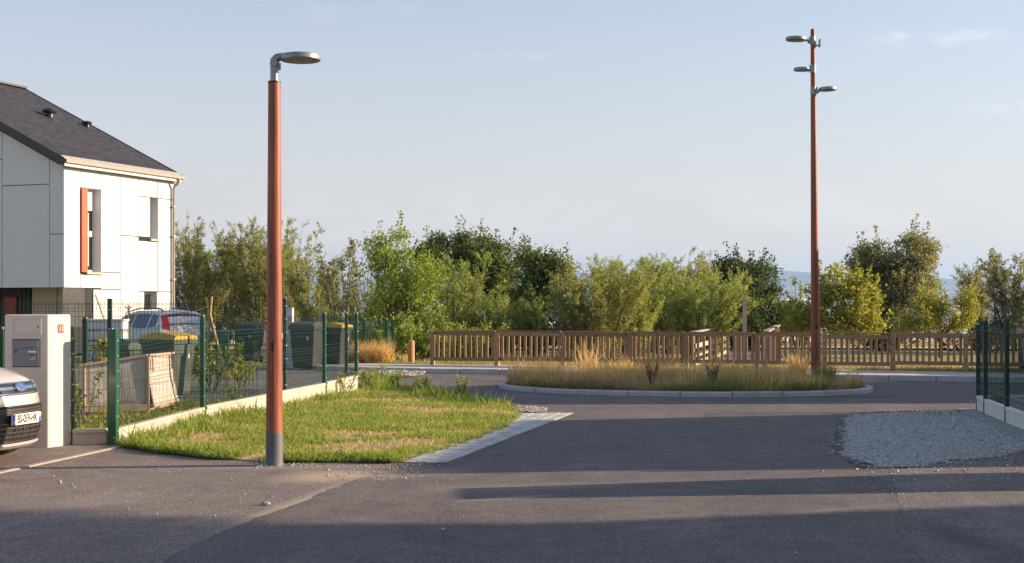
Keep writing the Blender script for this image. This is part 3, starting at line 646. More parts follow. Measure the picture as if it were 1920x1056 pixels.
# gable panels with sloping tops
def gpanel(s0,s1,z0,z1=None,gap=.013):
    a, b = s0+gap, s1-gap; top = lambda s: min(roofz(s)-.42, z1-gap) if z1 else roofz(s)-.42
    pts = [(.0,a,z0+gap),(.0,b,z0+gap),(.0,b,top(b))]
    if a < s_r < b and not z1: pts.append((.0,s_r,top(s_r)))
    pts.append((.0,a,top(a))); mb = MB(); mb.prism(pts,(.045,0,0)); mb.build('facade_panel', M['panel_grey'], house, bevel=.003, seg=1)
sA = gab(93,450)[0]; sB = gab(4,450)[0]; z347 = gab(50,347)[1]; z439 = gab(105,439)[1]; dsb = sB-sA
gpanel(0.0,sA,zo,z439); gpanel(0.0,sA,z439); gpanel(sA,sB,zo,z347); gpanel(sA,sB,z347)
s = sB; k = 0
while s < HW-.3:
    e = min(HW, s+dsb); zz = z347+(.9 if k%2==0 else -.6); gpanel(s,e,zo,zz)
    if roofz(min(s,e) if e<=s_r else max(s,e))-.42 > zz+.3: gpanel(s,e,zz)
    s = e; k += 1
# set-back ground floor
mb = MB(); mb.box((tR,.055,0),(tR+.12,2.6,zo+.015)); mb.build('ground_wall', M['lobby'], house)
mb = MB(); mb.box((tR-.006,1.50,0),(tR-.002,1.53,zo)); mb.build('joint', M['joint'], house)
def gws(x):
    k = (x-960)/F; t = tR+.2; return (k*(HC.y+t*HU.y)-HC.x-t*HU.x)/(HWv.x-k*HWv.y)
sw, s1_, s0_ = gws(51), gws(26), gws(4)
zd_ = zat(HC.y+tR*HU.y+s1_*HWv.y,556)
nsl = 34; mb = MB(); mb.box((tR+.40,sw,0),(tR+.5,9.5,zo)); mb.build('ground_wall', M['barge'], house)
for k in range(nsl):
    ya = sw+.02+(9.4-sw)*k/nsl
    if s1_-.06 < ya < s0_+.06: continue
    mb = MB(); mb.box((tR+.36,ya,.02),(tR+.398,ya+(9.4-sw)/nsl*.72,zo-.01)); mb.build('slat', M['barge'], house)
mb = MB(); mb.box((tR+.30,s1_,0.05),(tR+.38,s0_,zd_)); dr = mb.build('door', M['red_door'], house, bevel=.01); mb = MB(); mb.box((tR+.26,s1_+.08,1.0),(tR+.298,s1_+.12,1.15)); mb.build('handle', M['steel'], dr)
# roof: slab, slates laid in courses, barge boards, gutter, fascia
sl = math.sqrt(1+slope*slope); xa, xb = -.30, HL+.12
mb = MB()
mb.prism([(xa,-.25,ze-.04),(xa,s_r,zr-.04),(xa,s_r,zr-.24),(xa,-.25,ze-.2)],(xb-xa,0,0)); mb.prism([(xa,HW+.25,ze-.04),(xa,s_r,zr-.04),(xa,s_r,zr-.24),(xa,HW+.25,ze-.2)],(xb-xa,0,0))
roof = mb.build('roof', M['slate'], house)
mb = MB(); nco = 42; wsl = .215
for side in (0,1):
    for i in range(nco):
        s0 = -.23 + (s_r+.22)*i/nco; s1 = -.23 + (s_r+.22)*(i+1)/nco + .05; s1 = min(s1, s_r)
        nx = int((xb-xa)/wsl); o_ = (i%2)*wsl/2
        for j in range(nx+1):
            x0 = xa+max(0,j*wsl-o_)+.004; x1 = min(xb, xa+(j+1)*wsl-o_)-.004
            if x1-x0 < .03: continue
            y0, y1 = (s0,s1) if side == 0 else (HW-s0, HW-s1); lift = .012+g.uniform(0,.006)
            za, zb = roofz(s0)-.04+lift, roofz(s1)-.04+.004
            mb.add([(x0,y0,za),(x1,y0,za),(x1,y1,zb),(x0,y1,zb),(x0,y0,za-.012),(x1,y0,za-.012)], ((0,1,2,3),(4,5,1,0)))
sm, snt, sb_, so_ = new_mat('slate tiles'); sg = snt.nodes.new('ShaderNodeNewGeometry')
snt.links.new(ramp(snt, sg.outputs['Random Per Island'], [(0,(.024,.023,.030)),(.6,(.034,.032,.041)),(1,(.046,.043,.052))]), sb_.inputs['Base Color']); sb_.inputs['Roughness'].default_value = .62; sb_.inputs['Specular IOR Level'].default_value = .3
mb.build('slates', sm, roof, kind='stuff')
mb = MB(); mb.bar((xa-.02,s_r,zr+.0),(xb+.02,s_r,zr+.0),.3,.07); mb.build('ridge_cap', M['slate'], roof)
for xx in (xa-.025, xb+.005):
    for y0,y1 in ((-.27,s_r),(HW+.27,s_r)):
        mb = MB(); za, zb = roofz(min(y0,HW-y0) if y0<s_r else HW-y0), zr
        mb.prism([(xx,y0,ze-.01),(xx,y1,zr-.0),(xx,y1,zr-.30),(xx,y0,ze-.30)],(.02,0,0)); mb.build('barge_board', M['barge'], roof)
mb = MB(); mb.box((xa,-.24,zev),(xb,0.0,zev+.03)); mb.build('soffit', M['pvc'], roof)
mb = MB(); mb.box((xa,-.27,zev-.01),(xb,-.24,zev+.17)); mb.build('fascia', M['pvc'], roof, bevel=.005)
gut = MB(); gut.prism([(xa-.02,-.28,ze-.10),(xa-.02,-.28,ze-.17),(xa-.02,-.36,ze-.17),(xa-.02,-.385,ze-.07),(xa-.02,-.375,ze-.07),(xa-.02,-.355,ze-.16),(xa-.02,-.29,ze-.16),(xa-.02,-.29,ze-.10)],(xb-xa+.06,0,0))
gt = gut.build('gutter', M['zinc'], roof)
nfl = 14
for k in range(nfl):
    x0 = xa+(xb-xa)*k/nfl+.006; x1 = xa+(xb-xa)*(k+1)/nfl-.006
    fl = MB(); fl.prism([(x0,-.355,ze-.085),(x0,-.10,ze+.085),(x0,-.10,ze+.072),(x0,-.355,ze-.098)],(x1-x0,0,0)); fl.build('eaves_flashing', M['zinc'], roof)
mb = MB(); tx = tz(322); mb.tube([(tx,-.32,ze-.16),(tx,-.32,ze-.26),(tx,-.25,ze-.36),(tx,-.13,ze-.44),(tx,-.085,ze-.54),(tx,-.085,0)],.05,10)
for z_ in (1.2,2.6,4.2,5.3): mb.box((tx-.075,-.14,z_),(tx+.075,-.005,z_+.05))
mb.build('downpipe', M['pipe'], house, smooth=40)
for px_,py_,sc in ((93,220,1.0),(163,238,.72)):
    # vents stand on the near roof slope: march along the pixel ray to the slope
    dv = at(px_,1,py_)-Vector((0,0,EYE)); best = None
    for i in range(2000):
        d = 40+i*.01; p = Vector((0,0,EYE))+dv*d; l = p-HC; t = l.dot(HU); s = l.dot(HWv)
        if -.5 < s < s_r and p.z <= roofz(s)-.02: best = (t,s,roofz(s)); break
    if best:
        mb = MB(); Mx = Matrix.Translation((best[0],best[1],best[2]-.05)) @ Matrix.Scale(sc,4)
        mb.lathe([(.14,0),(.14,.16),(.13,.18),(.25,.19),(.27,.24),(.22,.32),(.08,.35)],16,Mx); rv = mb.build('roof_vent', M['black'], roof, smooth=40)
        mb = MB(); mb.box((-.3,-.55,-.02),(.3,.2,.02),0,Mx @ Matrix.Rotation(math.atan(slope),4,'X')); mb.build('flashing', M['slate'], rv)

# ================================================================ neighbouring houses to the right of the picture (they throw the long shadows)
SD = Vector((-math.sin(SUN_AZ),-math.cos(SUN_AZ),0))/math.tan(SUN_EL)   # ground shift of a shadow per metre of height
E1 = Vector((math.sin(SUN_AZ),math.cos(SUN_AZ),0)); ST = Vector((.218,.976,0))
def block(name, corners, H, label, winwall=None):
    r = empty(name, (corners[0].x,corners[0].y,0), 0, label, 'house'); o = Vector((corners[0].x,corners[0].y,0)); pl = [c-o for c in corners]
    mb = MB(); mb.prism([(p.x,p.y,-.05) for p in pl],(0,0,H-.25)); mb.build('wall', M['panel'], r)
    c = sum(pl,Vector())/len(pl); mb = MB(); mb.prism([(p.x,p.y,H-.30) for p in [c+(q-c)*1.012 for q in pl]],(0,0,.3)); mb.build('parapet', M['zinc'], r)
    n = len(pl)
    for e in range(n):
        a, b = pl[e], pl[(e+1)%n]; d = (b-a); l = d.length; d.normalize(); nn = Vector((d.y,-d.x,0))
        if nn.dot(c-a) > 0: nn = -nn
        for fl_ in range(max(1,int(H//2.8))):
            for k in range(max(1,int(l//2.6))):
                p = a+d*(1.3+2.6*k)+nn*.0; z0 = .9+2.7*fl_
                if z0+1.3 > H-.4: continue
                mb = MB(); mb.bar(p-d*.5+nn*.02+Vector((0,0,z0)),p-d*.5+nn*.02+Vector((0,0,z0+1.25)),.06,.1,up=tuple(nn)); mb.bar(p+d*.5+nn*.02+Vector((0,0,z0)),p+d*.5+nn*.02+Vector((0,0,z0+1.25)),.06,.1,up=tuple(nn)); mb.bar(p-d*.56+nn*.03+Vector((0,0,z0)),p+d*.56+nn*.03+Vector((0,0,z0)),.14,.06); mb.bar(p-d*.56+nn*.02+Vector((0,0,z0+1.25)),p+d*.56+nn*.02+Vector((0,0,z0+1.25)),.1,.06)
                w_ = mb.build('window', M['pvc'], r); mb = MB(); mb.bar(p-d*.47+nn*.005+Vector((0,0,z0+.62)),p+d*.47+nn*.005+Vector((0,0,z0+.62)),.02,1.2); mb.build('pane', M['glass'], w_)
    return r
def shadow_corner(x,y,H): return Vector((x,y,0))-SD*H
H = 5.6; block('neighbour_house', [shadow_corner(*p,H) for p in ((-1.15,13.6),(11,15.5),(10.5,22.5),(.05,19.7))], H, 'white flat roofed house outside the frame beside the right driveway')
H = 8.0; block('neighbour_house', [shadow_corner(*p,H) for p in ((-7.5,9.35),(-1.6,9.95),(11,13.1),(11,-8),(-7.5,-10))], H, 'tall white house outside the frame nearest to the camera')
H = 6.2; block('neighbour_house', [shadow_corner(*p,H) for p in ((-.9,23.05),(8,23.4),(8,30.1),(-3.0,27.7))], H, 'white house outside the frame beyond the right fence')
# unseen wall, added only to throw a shadow band across the road
GH = 2.0; g0, g1, g2_, g3 = [shadow_corner(*p,GH) for p in ((-.42,11.8),(4.2,12.9),(4.2,13.6),(-.5,12.5))]
r = empty('shadow_wall', (g0.x,g0.y,0), 0, 'unseen cream rendered wall added outside the frame on the right to shade the road', 'wall')
mb = MB(); mb.prism([q-g0+Vector((0,0,-.02)) for q in (g0,g1,g2_,g3)],(0,0,GH-.03)); mb.build('masonry', M['render'], r, bevel=.02)
gc = (g0+g1+g2_+g3)/4; mb = MB(); mb.prism([(q-gc)*1.015+gc-g0+Vector((0,0,GH-.051)) for q in (g0,g1,g2_,g3)],(0,0,.05)); mb.build('coping', M['wall_conc'], r)
# ================================================================ LAMP POSTS
def lamp_head(parent, M_, d=.41, tilt=0.0):
    """flat round luminaire; local +x points away from the pole, origin at its inner edge"""
    Mh = M_ @ Matrix.Rotation(-tilt,4,'Y') @ Matrix.Translation((d/2,0,0)); r = d/2
    mb = MB(); mb.lathe([(r*.80,-.030),(r*.96,-.033),(r,-.024),(r*1.0,.014),(r*.97,.026),(r*.80,.033),(r*.3,.037),(.001,.038)],40,None,0,False)
    h = mb.build('luminaire', M['alu'], parent, smooth=35); h.matrix_local = Mh
    mb = MB(); mb.lathe([(.001,-.041),(r*.5,-.038),(r*.80,-.029),(r*.80,-.015)],32,None,0,False); mb.build('lens', M['lens'], h, smooth=40)
    mb = MB(); mb.box((r*.1,-.004,-.045),(r*.8,.004,-.036)); mb.build('lens_rib', M['steel'], h)
    return h
b = gp(514.5,873); D0 = b.y; pxm = F/D0
lamp = empty('street_lamp', b, 0, 'near single headed street lamp on red brown wooden pole standing at the lawn edge', 'street lamp', 'red brown street lamps')
hp = (873-155)/pxm; hb_ = (873-812)/pxm
mb = MB(); n = 14; mb.tube([(0,0,hb_+(hp-hb_)*i/n) for i in range(n+1)], [.0855-(.0855-.0635)*i/n for i in range(n+1)], 32); mb.build('pole', M['pole'], lamp, smooth=40)
mb = MB(); mb.lathe([(.098,-.03),(.0885,.01),(.0875,hb_-.003),(.0865,hb_+.004)],32); mb.build('base_sleeve', M['base_grey'], lamp, smooth=40)
mb = MB(); mb.lathe([(.067,hp-.004),(.067,hp+.012),(.05,hp+.016)],28); mb.build('collar', M['black'], lamp, smooth=40)
zh = zat(D0,649); zd = zat(D0,737); rad = .0835
mb = MB(); 
for i in range(7):
    pass
def pole_patch(mb, a0,a1,z0,z1,r0,r1,off,n=6):
    vs = []
    for k in range(n+1):
        a = a0+(a1-a0)*k/n
        for z,r_ in ((z0,r0),(z1,r1)):
            vs.append(((r_+off)*math.cos(a),(r_+off)*math.sin(a),z))
    m_ = len(vs); vs += [(x*(r0-.01)/(r0+off),y*(r0-.01)/(r0+off),z) for x,y,z in vs]
    fs = [(2*k,2*k+2,2*k+3,2*k+1) for k in range(n)]+[(m_+2*k,2*k,2*k+1,m_+2*k+1) for k in (0,n)]+[(2*k,m_+2*k,m_+2*k+2,2*k+2) for k in range(n)]+[(2*k+1,2*k+3,m_+2*k+3,m_+2*k+1) for k in range(n)]
    mb.add(vs,fs)
mb = MB(); pole_patch(mb,R(-128),R(-82),zd,zh+.09,.0848,.0838,.004); hatch = mb.build('door', M['pole'], lamp, smooth=40)
mb = MB(); pole_patch(mb,R(-105),R(-82),zh-.045,zh+.04,.0848,.0843,.006); mb.build('lock', M['black'], hatch)
# grey bracket: straight socket, knuckle, arm to the round head
zn = zat(D0,124); mb = MB(); mb.lathe([(.043,hp+.01),(.043,zn)],24); mb.tube([(0,0,zn-.005),(-.004,0,zn+.03),(.0,0,zn+.055),(.03,0,zn+.085),(.075,0,zn+.100),(.12,0,zn+.102)],[.043,.044,.046,.044,.038,.03],20)
mb.lathe([(.001,-.05),(.038,-.05),(.04,-.046),(.04,.046),(.038,.05),(.001,.05)],20,Matrix.Translation((.004,0,zn+.025)) @ Matrix.Rotation(R(90),4,'X'))
mb.box((.03,-.018,zn-.04),(.065,.018,zn+.03)); mb.build('bracket', M['alu'], lamp, smooth=40)
lamp_head(lamp, Matrix.Translation((.062,0,zat(D0,108.5))), .415, R(0.5))
# tall lamp on the island with three heads
b2 = at(1529.5,28.2,0); b2.z = .08; D2 = 28.2
lamp2 = empty('street_lamp', b2, 0, 'tall three headed street lamp on red brown pole standing in the grass island', 'street lamp', 'red brown street lamps')
ztop = zat(D2,55)-.08; zb2 = zat(D2,690)-.08; lean = (1524-1529.5)/F*D2
def lx(z): return lean*z/ztop
mb = MB(); n = 16; mb.tube([(lx(zb2+(ztop-zb2)*i/n),0,zb2+(ztop-zb2)*i/n) for i in range(n+1)], [.094-(.094-.045)*i/n for i in range(n+1)], 28); mb.build('pole', M['pole'], lamp2, smooth=40)
mb = MB(); mb.lathe([(.104,-.08),(.099,.02),(.097,zb2-.004),(.095,zb2+.005)],28); mb.build('base_sleeve', M['base_grey'], lamp2, smooth=40)
zz = zat(D2,612)-.08; mb = MB(); pole_patch(mb,R(-100),R(-72),zz-.05,zz+.03,.0905,.0905,.006); o = mb.build('lock', M['black'], lamp2); o.location.x = lx(zz)
for py_, angd, dd, armln in ((74,183,.42,.07),(127,128,.34,.05),(168,-8,.36,.03)):
    z_ = zat(D2,py_)-.08; Mx = Matrix.Translation((lx(z_),0,z_)) @ Matrix.Rotation(R(angd),4,'Z'); rr = .094-(.094-.045)*(z_-zb2)/(ztop-zb2)
    mb = MB(); mb.lathe([(rr+.006,-.10),(rr+.006,.06)],20); mb.tube([(rr-.01,0,-.06),(rr+.04,0,-.055),(rr+.06,0,-.02),(rr+armln+.06,0,-.01)],[.022,.026,.026,.022],12); mb.box((rr,-.03,-.09),(rr+.03,.03,.05))
    o = mb.build('bracket', M['alu'], lamp2, smooth=40); o.matrix_local = Mx
    lamp_head(lamp2, Mx @ Matrix.Translation((rr+armln+.02,0,0)), dd, R(2))
z_ = zat(D2,84)-.08; mb = MB(); mb.box((lx(z_)+.03,-.015,z_-.03),(lx(z_)+.14,.015,z_+.0)); mb.box((lx(z_)+.125,-.06,z_-.05),(lx(z_)+.145,.06,z_+.11)); mb.box((lx(z_)+.035,-.05,z_-.06),(lx(z_)+.055,.05,z_+.06)); mb.build('sensor', M['alu'], lamp2, bevel=.004)

# ================================================================ GREEN MESH FENCES
def wire_panel(p, q, z0p, z0q, z1p, z1q, parent, mat, sp=.05, hs=.2, folds=(.10,.45,.80), r=.0020, org=None):
    p = Vector((p[0],p[1],0)); q = Vector((q[0],q[1],0)); d = q-p; L = d.length; d.normalize(); nn = Vector((d.y,-d.x,0)); mb = MB(); k = int(L/sp)
    def strip(pts, a, b):
        n = len(pts); vs = []
        for pt in pts: vs += [pt-a-b, pt+a-b, pt+a+b, pt-a+b]
        mb.add(vs, [(4*i+j, 4*i+(j+1)%4, 4*i+4+(j+1)%4, 4*i+4+j) for i in range(n-1) for j in range(4)])
    for i in range(1,k):
        t = i/k; z0 = z0p+(z0q-z0p)*t; z1 = z1p+(z1q-z1p)*t; base = p+d*(L*t); pts = [base+Vector((0,0,z0))]
        for f in folds:
            z = z0+(z1-z0)*f; pts += [base+Vector((0,0,z-.05)), base+nn*.035+Vector((0,0,z)), base+Vector((0,0,z+.05))]
        pts.append(base+Vector((0,0,z1))); strip(pts, d*r, nn*r)
    H = (z1p-z0p+z1q-z0q)/2; zs = []
    z = .03
    while z < H: zs.append(z); z += hs
    for f in folds: zs += [f*H-.05, f*H+.05, f*H]
    for z in zs:
        f = z/H; isf = any(abs(z-ff*H) < 1e-6 for ff in folds); o = nn*.035 if isf else Vector()
        strip([p+o+nn*r*2+Vector((0,0,z0p+(z1p-z0p)*f)), q+o+nn*r*2+Vector((0,0,z0q+(z1q-z0q)*f))], nn*r, Vector((0,0,r)))
    if org is not None: mb.v = [tuple(Vector(v)-org) for v in mb.v]
    mb.build('wire_panel', mat, parent, kind='stuff')
def post(parent, loc, h, mat, w=.06, dv=(0,1,0), bolts=True, cap=True):
    a = math.atan2(dv[1],dv[0]); mb = MB(); mb.box((-w/2,-w/2,-.1),(w/2,w/2,h)); 
    o = mb.build('post', mat, parent, bevel=.006); o.location = loc; o.rotation_euler = (0,0,a)
    if cap:
        mb = MB(); mb.lathe([(w*.56,h-.02),(w*.6,h),(w*.5,h+.025),(w*.2,h+.035)],12); mb.build('cap', mat, o, smooth=40)
    if bolts:
        mb = MB()
        for k in range(7):
            z = .16+k*(h-.3)/6
            mb.lathe([(.009,0),(.009,.006),(.005,.009)],8,Matrix.Translation((0,-w/2,z)) @ Matrix.Rotation(R(90),4,'X')); mb.lathe([(.009,0),(.009,.006),(.005,.009)],8,Matrix.Translation((w/2,0,z)) @ Matrix.Rotation(R(90),4,'Y'))
        mb.build('bolts', M['steel'], o, kind='stuff')
    return o
def base_board(parent, p, q, z0, z1p, z1q, mat, th=.05, org=None, cap=.07):
    p = Vector((p[0],p[1],0)); q = Vector((q[0],q[1],0)); d = (q-p).normalized(); nn = Vector((d.y,-d.x,0)); o = org or Vector()
    mb = MB(); mb.prism([p-nn*th/2+Vector((0,0,z0))-o, q-nn*th/2+Vector((0,0,z0))-o, q-nn*th/2+Vector((0,0,z1q-.03))-o, p-nn*th/2+Vector((0,0,z1p-.03))-o], nn*th)
    bb = mb.build('base_board', mat, parent)
    mb = MB(); mb.prism([p-nn*cap/2+Vector((0,0,z1p-.045))-o, q-nn*cap/2+Vector((0,0,z1q-.045))-o, q-nn*cap/2+Vector((0,0,z1q))-o, p-nn*cap/2+Vector((0,0,z1p))-o], nn*cap); mb.build('coping', mat, bb, bevel=.012)
# near left fence along the lawn
fz = {0:.18,1:.21,2:.245,3:.275,4:.30}; tops = [zat(P213.y,617), zat(P380.y,594), 1.50, zat(P608.y,589), zat(P668.y,589)]
FPs = [P213,P380,P505,P608,P668]
fence = empty('mesh_fence', P213, 0, 'green wire mesh fence on low beige wall along the back of the lawn', 'fence')
for i,p in enumerate(FPs):
    dv = (FPs[min(i+1,4)]-FPs[max(i-1,0)]).normalized(); w = .10 if i == 0 else .062
    post(fence, p-P213, tops[i], M['green'], w, dv, True, i != 0)
post(fence, P668-P213+Vector((-.20,.05,0)), tops[4], M['green'], .062, (1,0,0))
for i in range(4):
    p, q = FPs[i], FPs[i+1]; d = (q-p).normalized()
    base_board(fence, p+d*.05, q-d*.04, -.05, fz[i]+.01, fz[i+1], M['wall_conc'], .07, P213, .10)
    wire_panel(p+d*.04, q-d*.03, fz[i]+.03, fz[i+1]+.03, tops[i]-.02, tops[i+1]-.03, fence, M['green_wire'], org=P213)
# short panel between the pillar and the gate post
PA = gp(133,834); PB = gp(203,833)
sp = empty('mesh_fence', PA, 0, 'short green wire panel on beige wall between the mailbox pillar and thick gate post', 'fence')
base_board(sp, PA+Vector((.02,.02,0)), PB+Vector((-.02,0.02,0)), -.05, .185, .185, M['wall_conc'], .10, PA, .16)
wire_panel(PA+Vector((.03,.02,0)), PB+Vector((0,.02,0)), .22, .22, 1.40, 1.40, sp, M['green_dark'], .055, folds=(.08,.85), org=PA)
post(sp, Vector((.015,.03,0)), 1.40, M['green_dark'], .04, (1,0,0), True, False)
p205 = at(206,17.4,833); tp = zat(17.4,560)
o = empty('tall_post', (p205.x,17.4,0), 0, 'tall dark green fence post rising behind the thick gate post', 'post')
post(o, (0,0,0), tp, M['green_dark'], .055, (1,0,0), True, False)
# tall garden fence crossing behind
T0, T1 = Vector((-9.4,21.6,0)), Vector((-3.98,21.9,0)); tall = empty('mesh_fence', T0, 0, 'tall wire mesh fence with bent top crossing the garden behind the mailbox pillar', 'fence')
kx = [T0, T0.lerp(T1,.46), T1]
for a,b in zip(kx,kx[1:]): wire_panel(a,b,.05,.05,1.73,1.73,tall,M['green_dark'],.056,folds=(.12,.5,.93),r=.0028,org=T0)
for p in (kx[0]+Vector((.9,0,0)),): post(tall, p-T0, 1.75, M['green_dark'], .05, (1,0,0))
o = empty('tall_post', (at(534,26,0).x,26,0), 0, 'tall dark fence post just right of the near lamp pole', 'post'); post(o,(0,0,0),zat(26,560),M['green_dark'],.055,(1,0,0),True,False)
for (px_,d,yt,lab) in ((160,20.5,598,'round topped green post between pillar and gate post'),(3,17.2,617,'green post at the left edge of the picture behind the car')):
    q = at(px_,d,0); o = empty('fence_post', (q.x,d,0), 0, lab, 'post'); post(o,(0,0,0),zat(d,yt),M['green_dark'],.065,(1,0,0),False,True)
# far yard fence, from behind the bins to the bush
B0, B1, B2 = Vector((at(552,39.5,0).x,39.5,0)), Vector((at(684,38.6,0).x,38.6,0)), Vector((at(737,38.0,0).x,38.0,0))
yf = empty('mesh_fence', B0, 0, 'far green mesh fence behind the bins and dry grass tufts', 'fence')
for a,b in ((B0,B0.lerp(B1,.5)),(B0.lerp(B1,.5),B1),(B1,B2)): wire_panel(a,b,.2,.2,1.24,1.24,yf,M['green'],.06,folds=(.1,.85),r=.003,org=B0)
for px_ in (588,640,684,724.5,736.5):
    t = (px_-552)/(737-552); q = B0.lerp(B2,t); post(yf, q-B0, 1.27, M['green'], .075, (1,0,0), False, True)
yfw = MB(); lw = empty('low_wall', B1, 0, 'low pale concrete wall under the far mesh fence beside dry grass', 'wall')
for a,b in ((0,.42),(.47,.80),(.84,1.0)): base_board(lw, B1.lerp(B2+Vector((.02,-.0,0)),a), B1.lerp(B2+Vector((.02,0,0)),b), -.02, .20, .20, M['white_conc'], .10, B1, .14)
# right fence
Q1, Q2, Q3 = gp(1888,796), gp(1848,779), gp(1834,771.5); dq = (Q1-Q2).normalized(); Q0 = Q1+dq*2.5; Qm = Q0+dq*2.5
rf = empty('mesh_fence', Q3, 0, 'dark green mesh fence on white base boards at the right edge of the picture', 'fence')
QS = [Q3,Q2,Q1,Q0,Qm]
for i,p in enumerate(QS): post(rf, p-Q3, zat(Q1.y,600) if i>1 else (zat(p.y,604) if i==1 else zat(p.y,609)), M['green_dark'], .062, (QS[min(i+1,4)]-QS[max(i-1,0)]).normalized(), i==0, i>0)
for p,q in zip(QS,QS[1:]):
    d = (q-p).normalized(); base_board(rf,p+d*.045,q-d*.05,.02,.25,.25,M['white_conc'],.05,Q3,.085); wire_panel(p+d*.03,q-d*.03,.27,.27,1.40,1.40,rf,M['green_dark'],.05,folds=(.1,.88),org=Q3)
q = Q3+Vector((2.6,.15,0)); wire_panel(Q3,q,.27,.27,1.40,1.40,rf,M['green_dark'],.05,folds=(.1,.88),org=Q3); base_board(rf,Q3+Vector((.06,0,0)),q,.0,.25,.25,M['white_conc'],.05,Q3,.085); post(rf,q-Q3,1.43,M['green_dark'],.062,(1,0,0),False)
mb = MB(); nq = Vector((dq.y,-dq.x,0)); nq = nq if nq.x < 0 else -nq
mb.prism([Q3-dq*.1+nq*.02,Qm+nq*.02,Qm+nq*.30,Q3-dq*.15+nq*.30],(0,0,.035)); tag(mb.build('footing', M['foot'], bevel=.01), kind='structure')

# ================================================================ MAILBOX PILLAR
dF = 16.07; xa_, xb_ = (8-960)*dF/F, (90.5-960)*dF/F; pb = gp(133,834); side = Vector((pb.x-xb_, pb.y-dF, 0))
pil = empty('mailbox_pillar', (xb_,dF,0), 0, 'cream rendered utility pillar with grey mailbox and red house number', 'pillar')
hpl = zat(dF,590); w_ = xb_-xa_
mb = MB(); mb.prism([(-w_,0,-.03),(0,0,-.03),(side.x,side.y,-.03),(side.x-w_,side.y,-.03)],(0,0,hpl+.03)); mb.build('body', M['render'], pil, bevel=.018, seg=3)
def PX(x): return (x-960)*dF/F-xb_
def PZ(y): return zat(dF,y)
# shallow framed meter door
mb = MB(); x0,x1,z0,z1 = PX(25.5),PX(76),PZ(626),PZ(598.5); 
for a,b in (((x0-.012,-.010,z0-.012),(x0,.004,z1+.012)),((x1,-.010,z0-.012),(x1+.012,.004,z1+.012)),((x0,-.010,z1),(x1,.004,z1+.012)),((x0,-.010,z0-.012),(x1,.004,z0))): mb.box(a,b)
md = mb.build('meter_door', M['render'], pil, bevel=.003); mb = MB(); mb.lathe([(.009,0),(.009,.004),(.001,.005)],12,Matrix.Translation((PX(71),-.001,PZ(613))) @ Matrix.Rotation(R(90),4,'X')); mb.build('lock', M['black'], md)
mb = MB(); x0,x1,z0,z1 = PX(24),PX(75.5),PZ(688.5),PZ(636)
mb.box((x0,-.012,z0),(x1,.01,z1)); bx = mb.build('mailbox', M['mail_dark'], pil, bevel=.004)
mb = MB(); mb.box((x0+.010,-.019,z0+.010),(x1-.010,-.012,z1-.010)); mb.build('door', M['mailbox'], bx, bevel=.003)
mb = MB(); mb.box((PX(30),-.0245,PZ(651)),(PX(71),-.019,PZ(641))); mb.build('flap', M['mailbox'], bx, bevel=.003)
mb = MB(); pts = [(PX(29),-.021,PZ(654.5)),(PX(46),-.021,PZ(654.5)),(PX(52),-.021,PZ(652.5)),(PX(58),-.021,PZ(651.3)),(PX(71),-.021,PZ(650.5))]; mb.tube(pts,.0022,6); mb.build('flap_line', M['mail_dark'], bx)
mb = MB(); mb.lathe([(.014,0),(.014,.008),(.006,.010)],16,Matrix.Translation((PX(30.5),-.019,PZ(659.3))) @ Matrix.Rotation(R(90),4,'X')); mb.build('lock', M['mail_dark'], bx)
mb = MB(); mb.box((PX(52.3),-.022,PZ(662)),(PX(70.3),-.019,PZ(657))); nl = mb.build('name_label', M['mail_dark'], bx); mb = MB(); mb.box((PX(53.2),-.0235,PZ(661.4)),(PX(69.4),-.022,PZ(657.6))); mb.build('paper', M['plate_white'], nl)
mb = MB(); mb.lathe([(.032,0),(.032,.001)],20,Matrix.Translation((PX(61.5),-.019,PZ(671.5))) @ Matrix.Rotation(R(90),4,'X') @ Matrix.Diagonal((1,.85,1,1))); stk = mb.build('sticker', M['panel_grey'], bx)
mb = MB(); mb.box((PX(57),-.0215,PZ(668.8)),(PX(66),-.0202,PZ(667.4))); mb.box((PX(58.5),-.0215,PZ(666.3)),(PX(64),-.0202,PZ(665.0))); mb.box((PX(57.3),-.0215,PZ(675.6)),(PX(64),-.0202,PZ(674.6))); mb.bar((PX(61),-.021,PZ(673)),(PX(65),-.021,PZ(670.6)),.008,.0015,up=(0,1,0)); mb.build('print', M['ink'], stk)
mb = MB(); mb.box((PX(57),-.0212,PZ(672.6)),(PX(61),-.0201,PZ(669.6))); mb.build('print', M['red_sign'], stk)
mb = MB(); x0,x1,z0,z1 = PX(52),PX(70),PZ(735),PZ(708); mb.box((x0,-.0035,z0),(x1,.004,z1)); mb.build('socket_cover', M['render'], pil, bevel=.002)
# red number plate "11" on the lit side face
sd = side.normalized(); sn = Vector((sd.y,-sd.x,0)); k_ = side.length
def SX(x):
    kk = (x-960)/F; t = (kk*dF-xb_)/(sd.x-kk*sd.y); return t
tc = (SX(108)+SX(119))/2; cz = zat(dF+sd.y*tc,616.5); ang_s = math.atan2(sd.y,sd.x)
npl = MB(); hw = (SX(119)-SX(108))/2; hh = 8.6*dF/F; npl.box((-hw,-.008,-hh),(hw,.0,hh))
npo = npl.build('number_plate', M['red_sign'], pil, bevel=.003); npo.location = sd*tc+Vector((0,0,cz)); npo.rotation_euler = (0,0,ang_s)
mb = MB()
for a,b in (((-hw+.006,-.0095,-hh+.004),(hw-.006,-.008,-hh+.008)),((-hw+.006,-.0095,hh-.008),(hw-.006,-.008,hh-.004)),((-hw+.006,-.0095,-hh+.012),(-hw+.010,-.008,hh-.008)),((hw-.010,-.0095,-hh+.012),(hw-.006,-.008,hh-.012))): mb.box(a,b)
mb.build('border', M['wall_conc'], npo)
